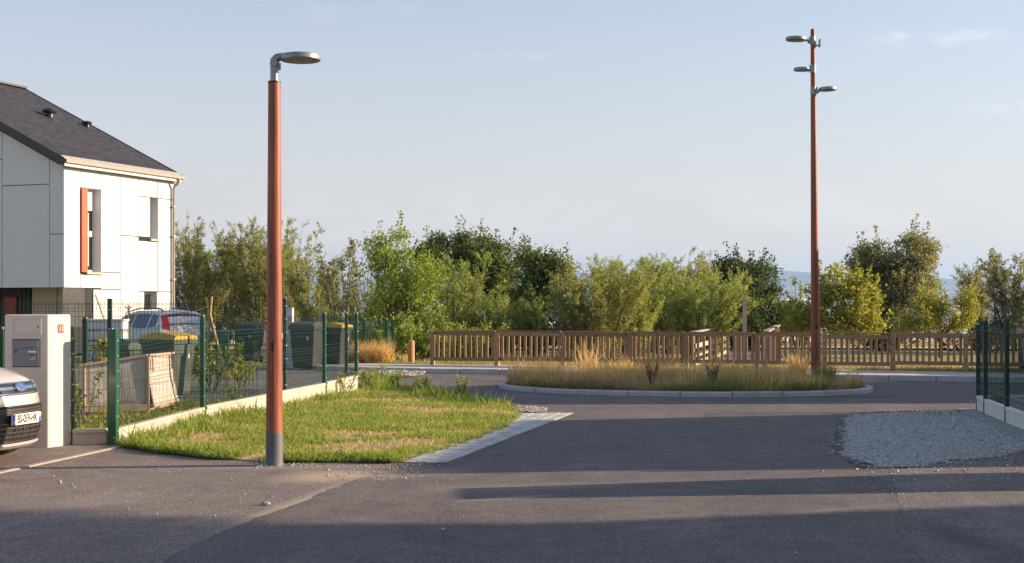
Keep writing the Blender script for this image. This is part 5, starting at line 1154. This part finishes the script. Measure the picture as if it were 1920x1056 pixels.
# ================================================================ VEGETATION
def leaf_part(root, P, Dv, L, W, mat, g, name='crown', bend=.3):
    V, Q = leaves(P, Dv, L, W, g, bend); return fast_mesh(name, V, Q, mat, root, kind='stuff')
def shrub(name, x, d, h, label, cat, mat, seed, nstem=22, spread=.45, ntwig=14, nleaf=26, L=.10, W=.026, twig=.45, start=.12, droop=.2, bark='bark', z0=0.0, group=None, base_r=.35, lean=None, top=1.0, stem_r=.022):
    """many stems from the ground, twigs along them, leaves along the twigs"""
    g = np.random.default_rng(seed); r = empty(name, (x,d,z0), 0, label, cat, group); mb = MB(); P = []; Dv = []; LL = []
    for s in range(nstem):
        az = g.uniform(0,6.283); out = np.array([math.cos(az), math.sin(az), 0]); rr = math.sqrt(g.uniform())
        hs = h*(g.uniform(.70,.98) if s > 2 else 1.0)*(1-.22*rr*(1-top)); base = out*base_r*g.uniform(0,1); le = spread*h*rr
        n = 7; ts = np.linspace(0,1,n); wv = g.normal(0,.03*h,(n,2)); wv[0] = 0; wv = np.cumsum(wv,0)*.5
        pts = [Vector((base[0]+out[0]*le*t**1.3+wv[i,0], base[1]+out[1]*le*t**1.3+wv[i,1], hs*t*(1-.10*rr*t))) for i,t in enumerate(ts)]
        if lean is not None: pts = [p+Vector((lean*h*(p.z/h)**1.5,0,0)) for p in pts]
        mb.tube(pts,[stem_r*(1-.85*t)+.003 for t in ts],4)
        pa = np.array([p.to_tuple() for p in pts])
        for k in range(ntwig):
            t = start+(1-start)*g.uniform()**.8; f = t*(n-1); i = min(n-2,int(f)); b = pa[i]+(pa[i+1]-pa[i])*(f-i); up = unit((pa[i+1]-pa[i])[None])[0]
            a2 = g.uniform(0,6.283); td = np.array([math.cos(a2),math.sin(a2),g.uniform(-.1,.9)]); td = td*.8+up*.6+out*.25; td /= np.linalg.norm(td); ln = twig*g.uniform(.5,1.2)*(1-.45*t)
            e = b+td*ln; 
            if k % 2 == 0: mb.tube([Vector(b),Vector(e)],[.006,.002],3,0,False)
            u = g.uniform(.05,1.05,nleaf); P.append(b+td*ln*u[:,None]+g.normal(0,.025,(nleaf,3))); dd = td*.7+g.normal(0,.55,(nleaf,3)); dd[:,2] -= droop; Dv.append(dd)
    mb.build('stems', M[bark], r, kind='stuff'); P = np.vstack(P); Dv = np.vstack(Dv); keep = P[:,2] > .03; P, Dv = P[keep], Dv[keep]; n = len(P)
    leaf_part(r, P, Dv, L*g.uniform(.6,1.25,n), W*g.uniform(.7,1.3,n), mat, g); return r
def tree(name, x, d, h, label, cat, mat, seed, lobes, trunk_h=1.0, nclump=70, nleaf=170, clump=.42, L=.11, W=.07, trunk_r=.12, bark='bark_dark', z0=0.0, fork=3, group=None, tx=0.0, shell=.55, sprig=.35):
    """trunk, limbs and a crown of leaf clumps filling several uneven lobes (cx,cy,cz,rx,ry,rz)"""
    g = np.random.default_rng(seed); r = empty(name, (x,d,z0), 0, label, cat, group); mb = MB(); C = []
    vol = np.array([l[3]*l[4]*l[5] for l in lobes])**(2/3); cnt = np.maximum(4,(nclump*vol/vol.sum()).astype(int))
    for l,c in zip(lobes,cnt):
        dv = unit(g.normal(size=(c,3))); rad = shell+(1.0-shell)*g.uniform(0,1,(c,1))**.6; rad *= g.uniform(.86,1.10,(c,1)); C.append(np.array(l[:3])+dv*rad*np.array(l[3:6]))
    C = np.vstack(C); C = C[C[:,2] > .25]
    top = Vector((tx,0,trunk_h)); mb.tube([Vector((0,0,-.1)),Vector((tx*.3,0,trunk_h*.5)),top],[trunk_r*1.25,trunk_r,trunk_r*.8],9)
    ax = np.array([tx,0,trunk_h]); mains = []
    for l in lobes:
        e = Vector(l[:3]); m_ = top.lerp(e,.5)+Vector((g.normal(0,.12),g.normal(0,.12),.1)); mb.tube([top,m_,e],[trunk_r*.75,trunk_r*.5,trunk_r*.25],6); mains.append(e)
    for c in C:
        cv = Vector(c); e = min(mains, key=lambda q:(q-cv).length); s = top.lerp(e,g.uniform(.45,1.0)); m_ = s.lerp(cv,.55)+Vector((g.normal(0,.08),g.normal(0,.08),g.normal(0,.08))); mb.tube([s,m_,cv],[trunk_r*.22,trunk_r*.13,.006],4,0,False)
    mb.build('trunk', M[bark], r, smooth=60)
    P = []; Dv = []
    for c in C:
        k = int(nleaf*g.uniform(.55,1.35)); sc = clump*g.uniform(.6,1.25); q = g.normal(size=(k,3)); q = unit(q)*np.abs(g.normal(.75,.33,(k,1)))*sc*np.array([1.05,1.05,.72]); P.append(c+q); dd = unit(q)*.7+g.normal(0,.7,(k,3)); Dv.append(dd)
        if g.uniform() < sprig:        # shoot sticking out of the outline
            o = unit((c-ax)[None])[0]; o = o*.6+np.array([0,0,.7]); o /= np.linalg.norm(o); k = 26; u = g.uniform(.2,1,k); P.append(c+o*u[:,None]*clump*2.0+g.normal(0,.04,(k,3))); Dv.append(o*.5+g.normal(0,.7,(k,3)))
    P = np.vstack(P); Dv = np.vstack(Dv); n = len(P); leaf_part(r, P, Dv, L*g.uniform(.6,1.25,n), W*g.uniform(.7,1.25,n), mat, g); return r
def XD(px_,d): return (px_-960)*d/F
def HT(d,y): return zat(d,y)
# --- willow thicket at left
for (px_,d,yt,sd_,lab,kw) in ((370,57,402,1,'olive willow directly right of the house downpipe',{}),(425,60,412,2,'olive willow with pale shoots behind the crossed bamboo stakes',{}),(487,56,400,3,'tall olive willow just left of the near lamp pole',dict(spread=.28)),(545,59,398,4,'wispy tall willow just right of the near lamp pole',dict(nstem=22,ntwig=15,spread=.26)),(592,54.5,468,5,'lower thin willow behind the yellow lidded bin',dict(nstem=22,nleaf=22,spread=.34))):
    k = dict(nstem=36,spread=.34,ntwig=18,nleaf=27,L=.115,W=.030,twig=.6,start=.12); k.update(kw); shrub('willow', XD(px_,d), d, HT(d,yt), lab, 'shrub', M['lf_willow'], 100+sd_, group='willows behind the yard', base_r=.5, **k)
shrub('willow', XD(400,61), 61, HT(61,440), 'dense olive willow deep behind the composter', 'shrub', M['lf_willow'], 131, nstem=30, spread=.42, ntwig=16, nleaf=24, L=.14, W=.04, twig=.6, start=.05, base_r=.9, group='willows behind the yard')
shrub('willow', XD(515,60.5), 60.5, HT(60.5,450), 'dense olive willow deep behind the near lamp pole', 'shrub', M['lf_willow'], 132, nstem=30, spread=.42, ntwig=16, nleaf=22, L=.14, W=.04, twig=.6, start=.05, base_r=.9, group='willows behind the yard')
shrub('sapling', XD(636,46), 46, HT(46,440), 'slender dark leaved sapling between the willows and the bright green tree', 'tree', M['lf_grey'], 110, nstem=7, spread=.16, ntwig=22, nleaf=14, L=.11, W=.05, twig=.42, start=.35, base_r=.10, bark='bark_dark')
shrub('young_shrub', XD(640,45), 45, HT(45,565), 'yellow green young shrub at the foot of the slender sapling', 'shrub', M['lf_willow_g'], 111, nstem=14, spread=.4, ntwig=10, nleaf=16, L=.11, W=.03, twig=.35, base_r=.3)
shrub('bare_shrub', XD(690,44), 44, HT(44,495), 'half bare shrub of grey twigs left of the bright green tree', 'shrub', M['lf_grey'], 112, nstem=26, spread=.40, ntwig=9, nleaf=4, L=.09, W=.05, twig=.5, start=.3, base_r=.25, bark='bark', stem_r=.02)
# --- bright green tree beside the bollard
d = 41.0; x0 = XD(708,d); h = HT(d,418)
tree('broadleaf_tree', x0, d, h, 'bright green broadleaf tree with several shoots on top behind the orange bollard', 'tree', M['lf_bright'], 201, [(XD(725,d)-x0,.1,HT(d,475),.62,.6,.75),(XD(775,d)-x0,0,HT(d,520),.9,.8,.62),(XD(750,d)-x0,-.2,HT(d,580),1.0,.9,.7),(XD(715,d)-x0,-.1,HT(d,640),.6,.6,.55),(XD(795,d)-x0,.1,HT(d,600),.7,.7,.55)], 1.0, 100, 150, .34, .085,.05, .05, 'bark', sprig=.7)
shrub('leafy_shoots', XD(745,41.4), 41.4, HT(41.4,422), 'tall green shoots rising out of the bright green tree', 'shrub', M['lf_bright'], 202, nstem=18, spread=.28, ntwig=15, nleaf=15, L=.09, W=.05, twig=.42, start=.2, base_r=.35)
shrub('hedge_bush', XD(765,39.6), 39.6, HT(39.6,615), 'low dense green bush at the foot of the bright green tree behind the bollard', 'shrub', M['lf_bright'], 203, nstem=26, spread=.75, ntwig=13, nleaf=16, L=.085, W=.05, twig=.35, start=.05, base_r=.8)
shrub('hedge_bush', XD(850,40.4), 40.4, HT(40.4,600), 'dense green bush behind the first bay of the timber fence', 'shrub', M['lf_willow_g'], 204, nstem=30, spread=.75, ntwig=13, nleaf=18, L=.09, W=.04, twig=.4, start=.03, base_r=.9)
# --- pale willows before the oaks
shrub('pale_willow', XD(850,45), 45, HT(45,470), 'pale feathery willow in front of the left oak', 'shrub', M['lf_willow_g'], 205, nstem=26, spread=.30, ntwig=17, nleaf=22, L=.115, W=.026, twig=.5, start=.08, base_r=.5)
shrub('pale_willow', XD(905,46.5), 46.5, HT(46.5,515), 'lower pale willow right of the feathery willow', 'shrub', M['lf_willow_g'], 206, nstem=24, spread=.38, ntwig=15, nleaf=20, L=.11, W=.026, twig=.45, start=.08, base_r=.5)
shrub('grey_bush', XD(655,50), 50, HT(50,520), 'soft grey green bush far behind the half bare shrub', 'shrub', M['lf_willow'], 207, nstem=26, spread=.5, ntwig=15, nleaf=18, L=.11, W=.032, twig=.5, start=.05, base_r=.8)
shrub('pale_willow', XD(945,47), 47, HT(47,555), 'broad low pale willow below the left oak', 'shrub', M['lf_willow_g'], 208, nstem=28, spread=.65, ntwig=15, nleaf=18, L=.105, W=.028, twig=.45, start=.05, base_r=.8)
# --- oaks
d = 54.0; x0 = XD(885,d)
tree('oak_tree', x0, d, HT(d,428), 'broad dark oak rising behind the pale feathery willow', 'tree', M['lf_oak'], 211, [(XD(822,d)-x0,0,HT(d,480),.85,.9,.85),(XD(885,d)-x0,.2,HT(d,475),1.0,1.0,.95),(XD(935,d)-x0,0,HT(d,505),.85,.9,1.0),(XD(900,d)-x0,-.4,HT(d,545),1.2,.9,.9),(XD(955,d)-x0,-.2,HT(d,570),.6,.7,.7)], 1.6, 165, 190, .42, .12,.075, .17)
d = 52.0; x0 = XD(1012,d)
tree('oak_tree', x0, d, HT(d,460), 'smaller dark oak with open branches between the left oak and the big willow', 'tree', M['lf_oak'], 212, [(XD(1000,d)-x0,0,HT(d,500),.55,.6,.62),(XD(1040,d)-x0,.1,HT(d,500),.5,.6,.6),(XD(1005,d)-x0,-.1,HT(d,560),.75,.7,.6),(XD(1055,d)-x0,0,HT(d,550),.35,.5,.5)], 1.4, 86, 180, .38, .12,.075, .12)
shrub('yellow_bush', XD(1005,44.5), 44.5, HT(44.5,562), 'rounded yellow green bush under the smaller oak', 'shrub', M['lf_willow_g'], 213, nstem=22, spread=.60, ntwig=14, nleaf=18, L=.10, W=.055, twig=.35, start=.25, base_r=.3)
shrub('grey_bush', XD(1082,43.5), 43.5, HT(43.5,560), 'grey green bush left of the big willow', 'shrub', M['lf_grey'], 214, nstem=22, spread=.42, ntwig=14, nleaf=20, L=.10, W=.03, twig=.4, start=.05, base_r=.4)
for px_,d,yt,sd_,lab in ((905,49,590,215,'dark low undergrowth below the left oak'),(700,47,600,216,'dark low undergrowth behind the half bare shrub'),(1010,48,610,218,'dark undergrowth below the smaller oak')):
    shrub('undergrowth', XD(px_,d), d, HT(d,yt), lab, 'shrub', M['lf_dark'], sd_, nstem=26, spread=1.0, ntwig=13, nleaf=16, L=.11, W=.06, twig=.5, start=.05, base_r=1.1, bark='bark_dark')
# --- big willows in the middle
for (px_,d,yt,sd_,lab,kw) in ((1125,42.5,485,221,'left part of the big willow mass with greyish tips behind the fence',dict(mat='lf_willow')),(1185,44.8,468,222,'tallest round willow in the middle of the picture',dict(mat='lf_willow_g')),(1255,47,465,223,'willow with upright spiky tips right of the tallest willow',dict(mat='lf_willow')),(1312,40.6,505,224,'bright willow drooping over the left footpath railing',dict(mat='lf_willow_g',droop=.5,lean=.10))):
    mt = M[kw.pop('mat')]; k = dict(nstem=46,spread=.40,ntwig=20,nleaf=28,L=.105,W=.024,twig=.55,start=.05,base_r=.55); k.update(kw); shrub('willow', XD(px_,d), d, HT(d,yt), lab, 'shrub', mt, sd_, group='willows behind the timber fence', **k)
shrub('willow', XD(1220,50), 50, HT(50,500), 'deep willow filling the middle of the willow mass', 'shrub', M['lf_willow'], 225, nstem=36, spread=.6, ntwig=18, nleaf=24, L=.125, W=.03, twig=.6, start=.03, base_r=1.0, group='willows behind the timber fence')
# --- dark round tree
d = 51.0; x0 = XD(1402,d)
tree('dark_tree', x0, d, HT(d,478), 'dense dark round tree behind the tall lone timber post', 'tree', M['lf_dark'], 231, [(XD(1370,d)-x0,0,HT(d,530),.7,.8,.85),(XD(1415,d)-x0,.1,HT(d,535),.8,.8,.75),(XD(1352,d)-x0,.3,HT(d,505),.3,.4,.5),(XD(1400,d)-x0,-.2,HT(d,590),1.15,1.0,.8),(XD(1450,d)-x0,0,HT(d,590),.5,.6,.9),(XD(1405,d)-x0,-.2,HT(d,630),1.1,.9,.4)], 1.0, 150, 190, .36, .11,.07, .14, sprig=.5)
# --- right group
d = 39.6; x0 = XD(1590,d)
tree('small_tree', x0, d, HT(d,490), 'small yellow green tree just right of the tall lamp pole', 'tree', M['lf_yellow'], 241, [(XD(1570,d)-x0,0,HT(d,535),.62,.6,.5),(XD(1610,d)-x0,.1,HT(d,565),.6,.6,.55),(XD(1545,d)-x0,0,HT(d,590),.75,.7,.5),(XD(1600,d)-x0,-.2,HT(d,610),.7,.6,.42),(XD(1502,d)-x0,.1,HT(d,610),.35,.4,.4)], 1.1, 74, 110, .30, .10,.075, .05, 'bark_dark', sprig=.8)
shrub('sparse_shrub', XD(1500,40), 40, HT(40,520), 'sparse leafy shrub left of the tall lamp pole', 'shrub', M['lf_bright'], 242, nstem=12, spread=.25, ntwig=12, nleaf=9, L=.09, W=.06, twig=.4, start=.3, base_r=.3, bark='bark_dark')
d = 58.0; x0 = XD(1672,d)
tree('oak_tree', x0, d, HT(d,436), 'large grey green oak right of the tall lamp pole', 'tree', M['lf_grey'], 243, [(XD(1640,d)-x0,0,HT(d,490),1.0,1.0,.95),(XD(1712,d)-x0,.1,HT(d,478),.85,.9,.95),(XD(1680,d)-x0,-.3,HT(d,540),1.5,1.1,.9),(XD(1740,d)-x0,0,HT(d,550),.75,.8,.7),(XD(1650,d)-x0,0,HT(d,600),1.2,1.0,.8)], 1.4, 200, 190, .42, .125,.07, .18)
d = 45.0; x0 = XD(1762,d)
tree('yellow_shrub', x0, d, HT(d,532), 'wide yellow shrub in front of the large grey green oak', 'shrub', M['lf_yellow'], 244, [(XD(1745,d)-x0,0,HT(d,580),.65,.6,.5),(XD(1790,d)-x0,.1,HT(d,590),.6,.6,.5),(XD(1720,d)-x0,0,HT(d,615),.6,.6,.42),(XD(1812,d)-x0,0,HT(d,580),.25,.4,.6)], .5, 70, 140, .28, .085,.045, .04, 'bark', sprig=.8)
for (px_,d,yt,sd_,sp_,lab) in ((1832,52,483,245,.2,'grey green tree beside the wide yellow shrub'),(1893,50,468,246,.2,'tallest grey green tree at the right edge of the picture'),(1945,50,500,247,.3,'grey green tree cut off by the right edge')):
    shrub('slender_tree', XD(px_,d), d, HT(d,yt), lab, 'tree', M['lf_grey'], sd_, nstem=18, spread=sp_, ntwig=20, nleaf=24, L=.11, W=.035, twig=.5, start=.15, base_r=.35, bark='bark', group='grey green trees at right')
shrub('undergrowth', XD(1650,50), 50, HT(50,610), 'dark low undergrowth below the large grey green oak', 'shrub', M['lf_dark'], 248, nstem=24, spread=1.1, ntwig=12, nleaf=14, L=.11, W=.06, twig=.5, start=.05, base_r=1.2, bark='bark_dark')
shrub('undergrowth', XD(1850,49), 49, HT(49,600), 'dark undergrowth at the foot of the grey green trees', 'shrub', M['lf_dark'], 249, nstem=24, spread=1.0, ntwig=12, nleaf=14, L=.11, W=.06, twig=.5, start=.05, base_r=1.2, bark='bark_dark')
# unseen tree, added so that its crown shades the lower left corner
ps = shadow_corner(-5.2,9.75,10.0)
tree('shade_tree', ps.x, ps.y, 11.5, 'unseen tall tree added behind the neighbouring houses to shade the left driveway', 'tree', M['lf_oak'], 261, [(0,0,10.0,1.5,1.0,.62),(-1.0,.2,9.8,1.0,.8,.5),(1.0,0,9.9,1.0,.8,.5)], 8.0, 60, 200, .42, .16,.10, .16)
# --- garden plants behind the near fence
q = gp(425,738); shrub('laurel', q.x-.35, q.y+.4, .95, 'yellowing laurel bush behind the mesh fence left of the near lamp pole', 'shrub', M['lf_laurel'], 301, nstem=15, spread=.75, ntwig=9, nleaf=9, L=.14, W=.045, twig=.26, start=.3, droop=.45, base_r=.15, stem_r=.012)
q = gp(478,730); shrub('garden_shrub', q.x-.35, q.y+.4, .6, 'small green shrub right of the laurel behind the fence', 'shrub', M['lf_laurel'], 302, nstem=12, spread=.6, ntwig=7, nleaf=9, L=.08, W=.03, twig=.2, start=.2, base_r=.15, stem_r=.008)
q = at(193,21,0); shrub('garden_shrub', q.x, 21.0, 1.15, 'green plant peeping over the canvas planter beside the gate post', 'shrub', M['lf_laurel'], 303, nstem=5, spread=.15, ntwig=7, nleaf=8, L=.11, W=.035, twig=.16, start=.7, base_r=.05, stem_r=.008)
q = at(147,18.5,0); shrub('garden_shrub', q.x, 18.6, .9, 'leafy stems behind the short wire panel by the pillar', 'shrub', M['lf_laurel'], 304, nstem=8, spread=.3, ntwig=7, nleaf=8, L=.07, W=.03, twig=.2, start=.2, base_r=.12, stem_r=.006)
# --- weeds and grass
def blades(name, poly, n, h, w, mat, seed, label, z=.01, lean=.5, dens=None, hmod=None, cat='grass', zf_=None):
    g = np.random.default_rng(seed); P = scatter(poly, n, g)
    if dens is not None: P = P[g.uniform(size=len(P)) < dens(P)]
    n = len(P); hh = h*np.exp(g.normal(0,.32,n)); 
    if hmod is not None: hh = hh*hmod(P)
    D3 = np.stack([g.normal(0,lean,n),g.normal(0,lean,n),np.ones(n)],1); P3 = np.column_stack([P,np.full(n,z)])
    V, Q = leaves(P3, D3, hh, w*g.uniform(.6,1.4,n), g, .45); o = fast_mesh(name, V, Q, mat); return tag(o, label, cat, kind='stuff')
lawn_px = [(236,836),(300,848),(400,858),(500,866),(640,866),(752,867),(800,852),(868,836),(915,815),(962,795),(978,778),(972,766),(950,757),(885,748),(800,735),(730,722),(672,724)]
lawn = px_poly(lawn_px)+[tuple(P668[:2]),tuple(P608[:2]),tuple(P505[:2]),tuple(P380[:2]),(P213.x+.08,P213.y+.05)]
lawn_r = rough_poly(lawn,.16,.055,12); sheet('lawn', lawn_r, .0075, M['lawn_soil'])
def patchy(P):
    Ps = P*np.array([.7,1.0]); n = vnoise(Ps,1.0,3)*.45+vnoise(Ps,2.6,5)*.35+vnoise(Ps,6.0,8)*.2; return np.clip((n-.385)*6.0, .04, 1)
blades('lawn_grass', lawn_r, 170000, .040, .010, M['grass'], 401, 'sunlit patchy green lawn between the mesh fence and the sett strip', .012, .75, patchy, lambda P: .6+.9*vnoise(P,1.7,9))
blades('lawn_straw', lawn_r, 19000, .04, .008, M['grass_straw'], 402, 'dry straw blades mixed into the lawn', .012, .9)
def near_line(P, pts, rad):
    dm = np.full(len(P),9.0)
    for a,b in zip(pts,pts[1:]):
        a = np.array(a[:2]); b = np.array(b[:2]); t = np.clip(((P-a)@(b-a))/((b-a)@(b-a)),0,1); dm = np.minimum(dm,np.linalg.norm(P-(a+t[:,None]*(b-a)),axis=1))
    return np.clip(1-dm/rad,0,1)
fl_ = [tuple(p[:2]) for p in FPs]
blades('wall_weeds', lawn_r, 50000, .12, .013, M['grass'], 403, 'taller grass and weeds along the foot of the low wall', .012, .5, lambda P: near_line(P,fl_,.8)*np.clip(vnoise(P,1.3,2)*2.2-.55,0,1), lambda P: .4+1.1*vnoise(P,1.3,2))
edge = px_poly([(672,726),(700,722),(740,726),(800,738),(880,749),(955,758)])
blades('edge_weeds', lawn_r, 40000, .15, .016, M['grass'], 404, 'tufts of weeds along the far edge of the lawn', .012, .5, lambda P: near_line(P,edge,.9)*np.clip(vnoise(P,1.5,7)*2-.5,0,1))
fe = px_poly([(236,836),(300,848),(400,858),(500,866),(640,866),(752,867)])
fe_band = rough_poly([(p[0],p[1]+.30) for p in fe]+[(p[0],p[1]-.16) for p in fe[::-1]],.25,.03,17)
blades('edge_grass', fe_band, 30000, .075, .011, M['grass'], 405, 'lush grass fringe along the near tarmac edge of the lawn', .012, .75, lambda P: np.clip(near_line(P,fe,.34)*1.3*np.clip(vnoise(P,2.2,31)*2.2-.45,.0,1),0,1))
for px_,py_,h_,sd_,lab in ((712,722,.42,1,'tall weed by the fence corner'),(740,728,.36,2,'weed with pale flowers at the far lawn edge'),(788,737,.34,3,'upright weed on the far lawn edge'),(866,748,.36,4,'single upright weed near the lawn tip'),(690,728,.4,5,'weed touching the last fence post'),(648,742,.45,6,'thin weed in front of the end of the low wall'),(440,762,.40,7,'leafy weed clump against the wall left of the lamp')):
    q = gp(px_,py_); shrub('weed', q.x, q.y, h_, lab, 'weed', M['grass'], 500+sd_, nstem=8, spread=.35, ntwig=5, nleaf=6, L=.06, W=.018, twig=.09, start=.15, base_r=.06, z0=.01, stem_r=.004, group='weeds on the lawn')
# island grass
isl_p = [tuple(ell(2*math.pi*i/60,.20)[:2]) for i in range(60)]
def lampclear(P): return np.clip(np.linalg.norm((P-np.array([b2.x-.06,b2.y-.75]))/np.array([.42,1.0]),axis=1)-.8,0.02,1)
def backness(P): 
    x = P[:,0]-IC.x; y = P[:,1]-IC.y; v = -x*math.sin(IT)+y*math.cos(IT); return np.clip(v/IB*.5+.5,0,1)
def cl(P, sc, sd, a=2.4, b=.7): return np.clip(vnoise(P,sc,sd)*a-b, .03, 1)
blades('island_grass', isl_p, 52000, .25, .011, M['grass_dry'], 411, 'tall dry reddish grass in clumps over the traffic island', .07, .45, lambda P: cl(P,1.1,4)*lampclear(P), lambda P: (.45+.6*backness(P)**.6)*(.45+1.0*vnoise(P,1.6,6)))
blades('island_green', isl_p, 42000, .16, .012, M['grass_olive'], 412, 'shorter green grass clumps along the front of the traffic island', .07, .55, lambda P: np.clip(cl(P,1.3,14)*(1.25-1.0*backness(P)),.05,1)*lampclear(P), lambda P: .45+1.0*vnoise(P,1.9,8))
blades('island_meadow', isl_p, 13000, .24, .012, M['grass'], 414, 'fresh green clumps among the dry grass of the traffic island', .07, .5, lambda P: np.clip(vnoise(P,.75,21)*3-1.7+np.clip((P[:,0]-IC.x)*.15,-.3,.4),0,1)*lampclear(P), lambda P: .5+.9*vnoise(P,1.5,9))
blades('island_straw', isl_p, 44000, .30, .009, M['grass_straw'], 413, 'pale straw stalks on the sunlit back of the traffic island', .07, .3, lambda P: np.clip(backness(P)*1.2-.1,0,1)*np.clip(vnoise(P,.8,3)*1.6-.2+np.clip((IC.x+.5-P[:,0])*.3,-.4,.5),.03,1)*lampclear(P), lambda P: .45+.95*vnoise(P,2.1,5))
def tuft(px_,d,h_,n,mat,seed,label,spread=.28,name='grass_tuft',z=.02):
    g = np.random.default_rng(seed); q = at(px_,d,0); r = empty(name,(q.x,d,z),0,label,'grass tuft'); P = np.column_stack([g.normal(0,.07,n),g.normal(0,.07,n),np.zeros(n)]); D3 = np.column_stack([g.normal(0,spread,n),g.normal(0,spread,n),np.ones(n)]); V,Q = leaves(P,D3,h_*g.uniform(.5,1.1,n),.016*g.uniform(.6,1.3,n),g,.5); fast_mesh('blades',V,Q,mat,r,kind='stuff')
for px_,d,h_,n,lab in ((686,37.2,.75,420,'dry straw tuft left of the low pale wall'),(700,37.0,.62,300,'dry straw tuft leaning over the low pale wall'),(722,37.0,.78,380,'dry straw tuft in the gap of the low pale wall'),(655,37.4,.75,380,'dry straw tuft seen through the fence beside the yellow lidded bin'),(760,38.2,.35,160,'small dry tuft left of the orange bollard'),(1108,30.4,.95,70,'tall pale grass stalks rising in front of the timber fence'),(1092,29.8,.8,50,'thin pale stalks left of the tall pale grass stalks'),(1496,29.6,.65,240,'golden grass tuft just left of the tall lamp base'),(1548,27.6,.55,260,'green tuft touching the tall lamp base')):
    tuft(px_,d,h_,n,M['grass_straw'] if px_ != 1548 else M['grass_olive'],600+px_,lab,.38 if d > 33 else .25)
for px_,d,h_,lab in ((1222,25.9,.62,'dark dead branching plant in the middle of the island'),(1336,25.7,.5,'smaller dark dead plant right of the island centre')):
    g2_ = random.Random(px_); q = at(px_,d,0); mb = MB()
    for k in range(22):
        a = g2_.uniform(0,6.28); l = h_*g2_.uniform(.5,1); e = Vector((math.cos(a)*.28*l,math.sin(a)*.28*l,l)); m_ = e*.5+Vector((g2_.uniform(-.03,.03),0,.03)); mb.tube([Vector((0,0,0)),m_,e],[.007,.005,.003],5)
        for b_ in range(4): s_ = m_.lerp(e,g2_.uniform(0,1)); mb.tube([s_,s_+Vector((g2_.uniform(-.08,.08),g2_.uniform(-.08,.08),g2_.uniform(.02,.10)))],[.005,.002],4)
    o = mb.build('dead_plant', M['dead']); o.location = (q.x,d,.09); tag(o,lab,'dead plant')
# verge and meadow grass
vg = [off(ka,-3,2.35),off(kb,-1,2.35),off(kb,-1,6.5),off(ka,-3,6.5)]
blades('verge_grass', vg, 42000, .12, .02, M['grass_dry'], 421, 'dry grass verge behind the timber fence', .012, .6, lambda P: .3+.7*vnoise(P,.7,2))
blades('verge_green', vg, 26000, .10, .02, M['grass'], 422, 'green grass growing among the dry verge behind the fence', .012, .6, lambda P: np.clip(vnoise(P,.5,5)*2-.5,0,1))
md_ = [tuple(gp(880,651)[:2]),tuple(gp(2000,651)[:2]),tuple(gp(2050,645)[:2]),tuple(gp(840,645)[:2])]
blades('meadow_grass', md_, 26000, .16, .03, M['grass_dry'], 423, 'sunlit yellow meadow strip beyond the path', -.04, .6)
blades('bed_weeds', [tuple(P213[:2]),tuple(P380[:2]),tuple(P505[:2]),(P505.x-1.6,P505.y+.9),(-6.2,20.5),(-5.6,17.0)], 16000, .11, .018, M['lf_laurel'], 424, 'low weeds covering the soil behind the mesh fence', .012, .9, lambda P: np.clip(vnoise(P,1.6,2)*2-.6,.03,1))
blades('gravel_weeds', gr_r, 5000, .05, .010, M['grass_olive'], 425, 'sparse weeds growing in the right gravel patch', .02, .8, lambda P: np.clip(vnoise(P,1.1,12)*3-2.05,0,1))
q2 = px_poly([(664,704),(690,700),(760,708),(745,713),(700,713),(668,711)]); blades('gravel_grass', q2, 5000, .06, .014, M['grass'], 426, 'thin green grass along the near edge of the beige gravel patch', .02, .8, lambda P: np.clip(vnoise(P,1.2,2)*1.6-.2,0,1))
blades('pavement_grass', [off(ka,-1.5,2.1),off(kb,-3,2.1),off(kb,-3,2.5),off(ka,-1.5,2.5)], 9000, .09, .012, M['grass'], 427, 'grass fringe at the back of the pavement under the timber fence', .1, .6, lambda P: np.clip(vnoise(P,.9,4)*1.8-.3,.05,1))
q = Q2; shrub('weed', Q3.x-.0, Q3.y-.9, .42, 'dark weed growing against the white base board of the right fence', 'weed', M['grass_olive'], 520, nstem=7, spread=.3, ntwig=5, nleaf=6, L=.06, W=.02, twig=.1, start=.1, base_r=.05, stem_r=.004)
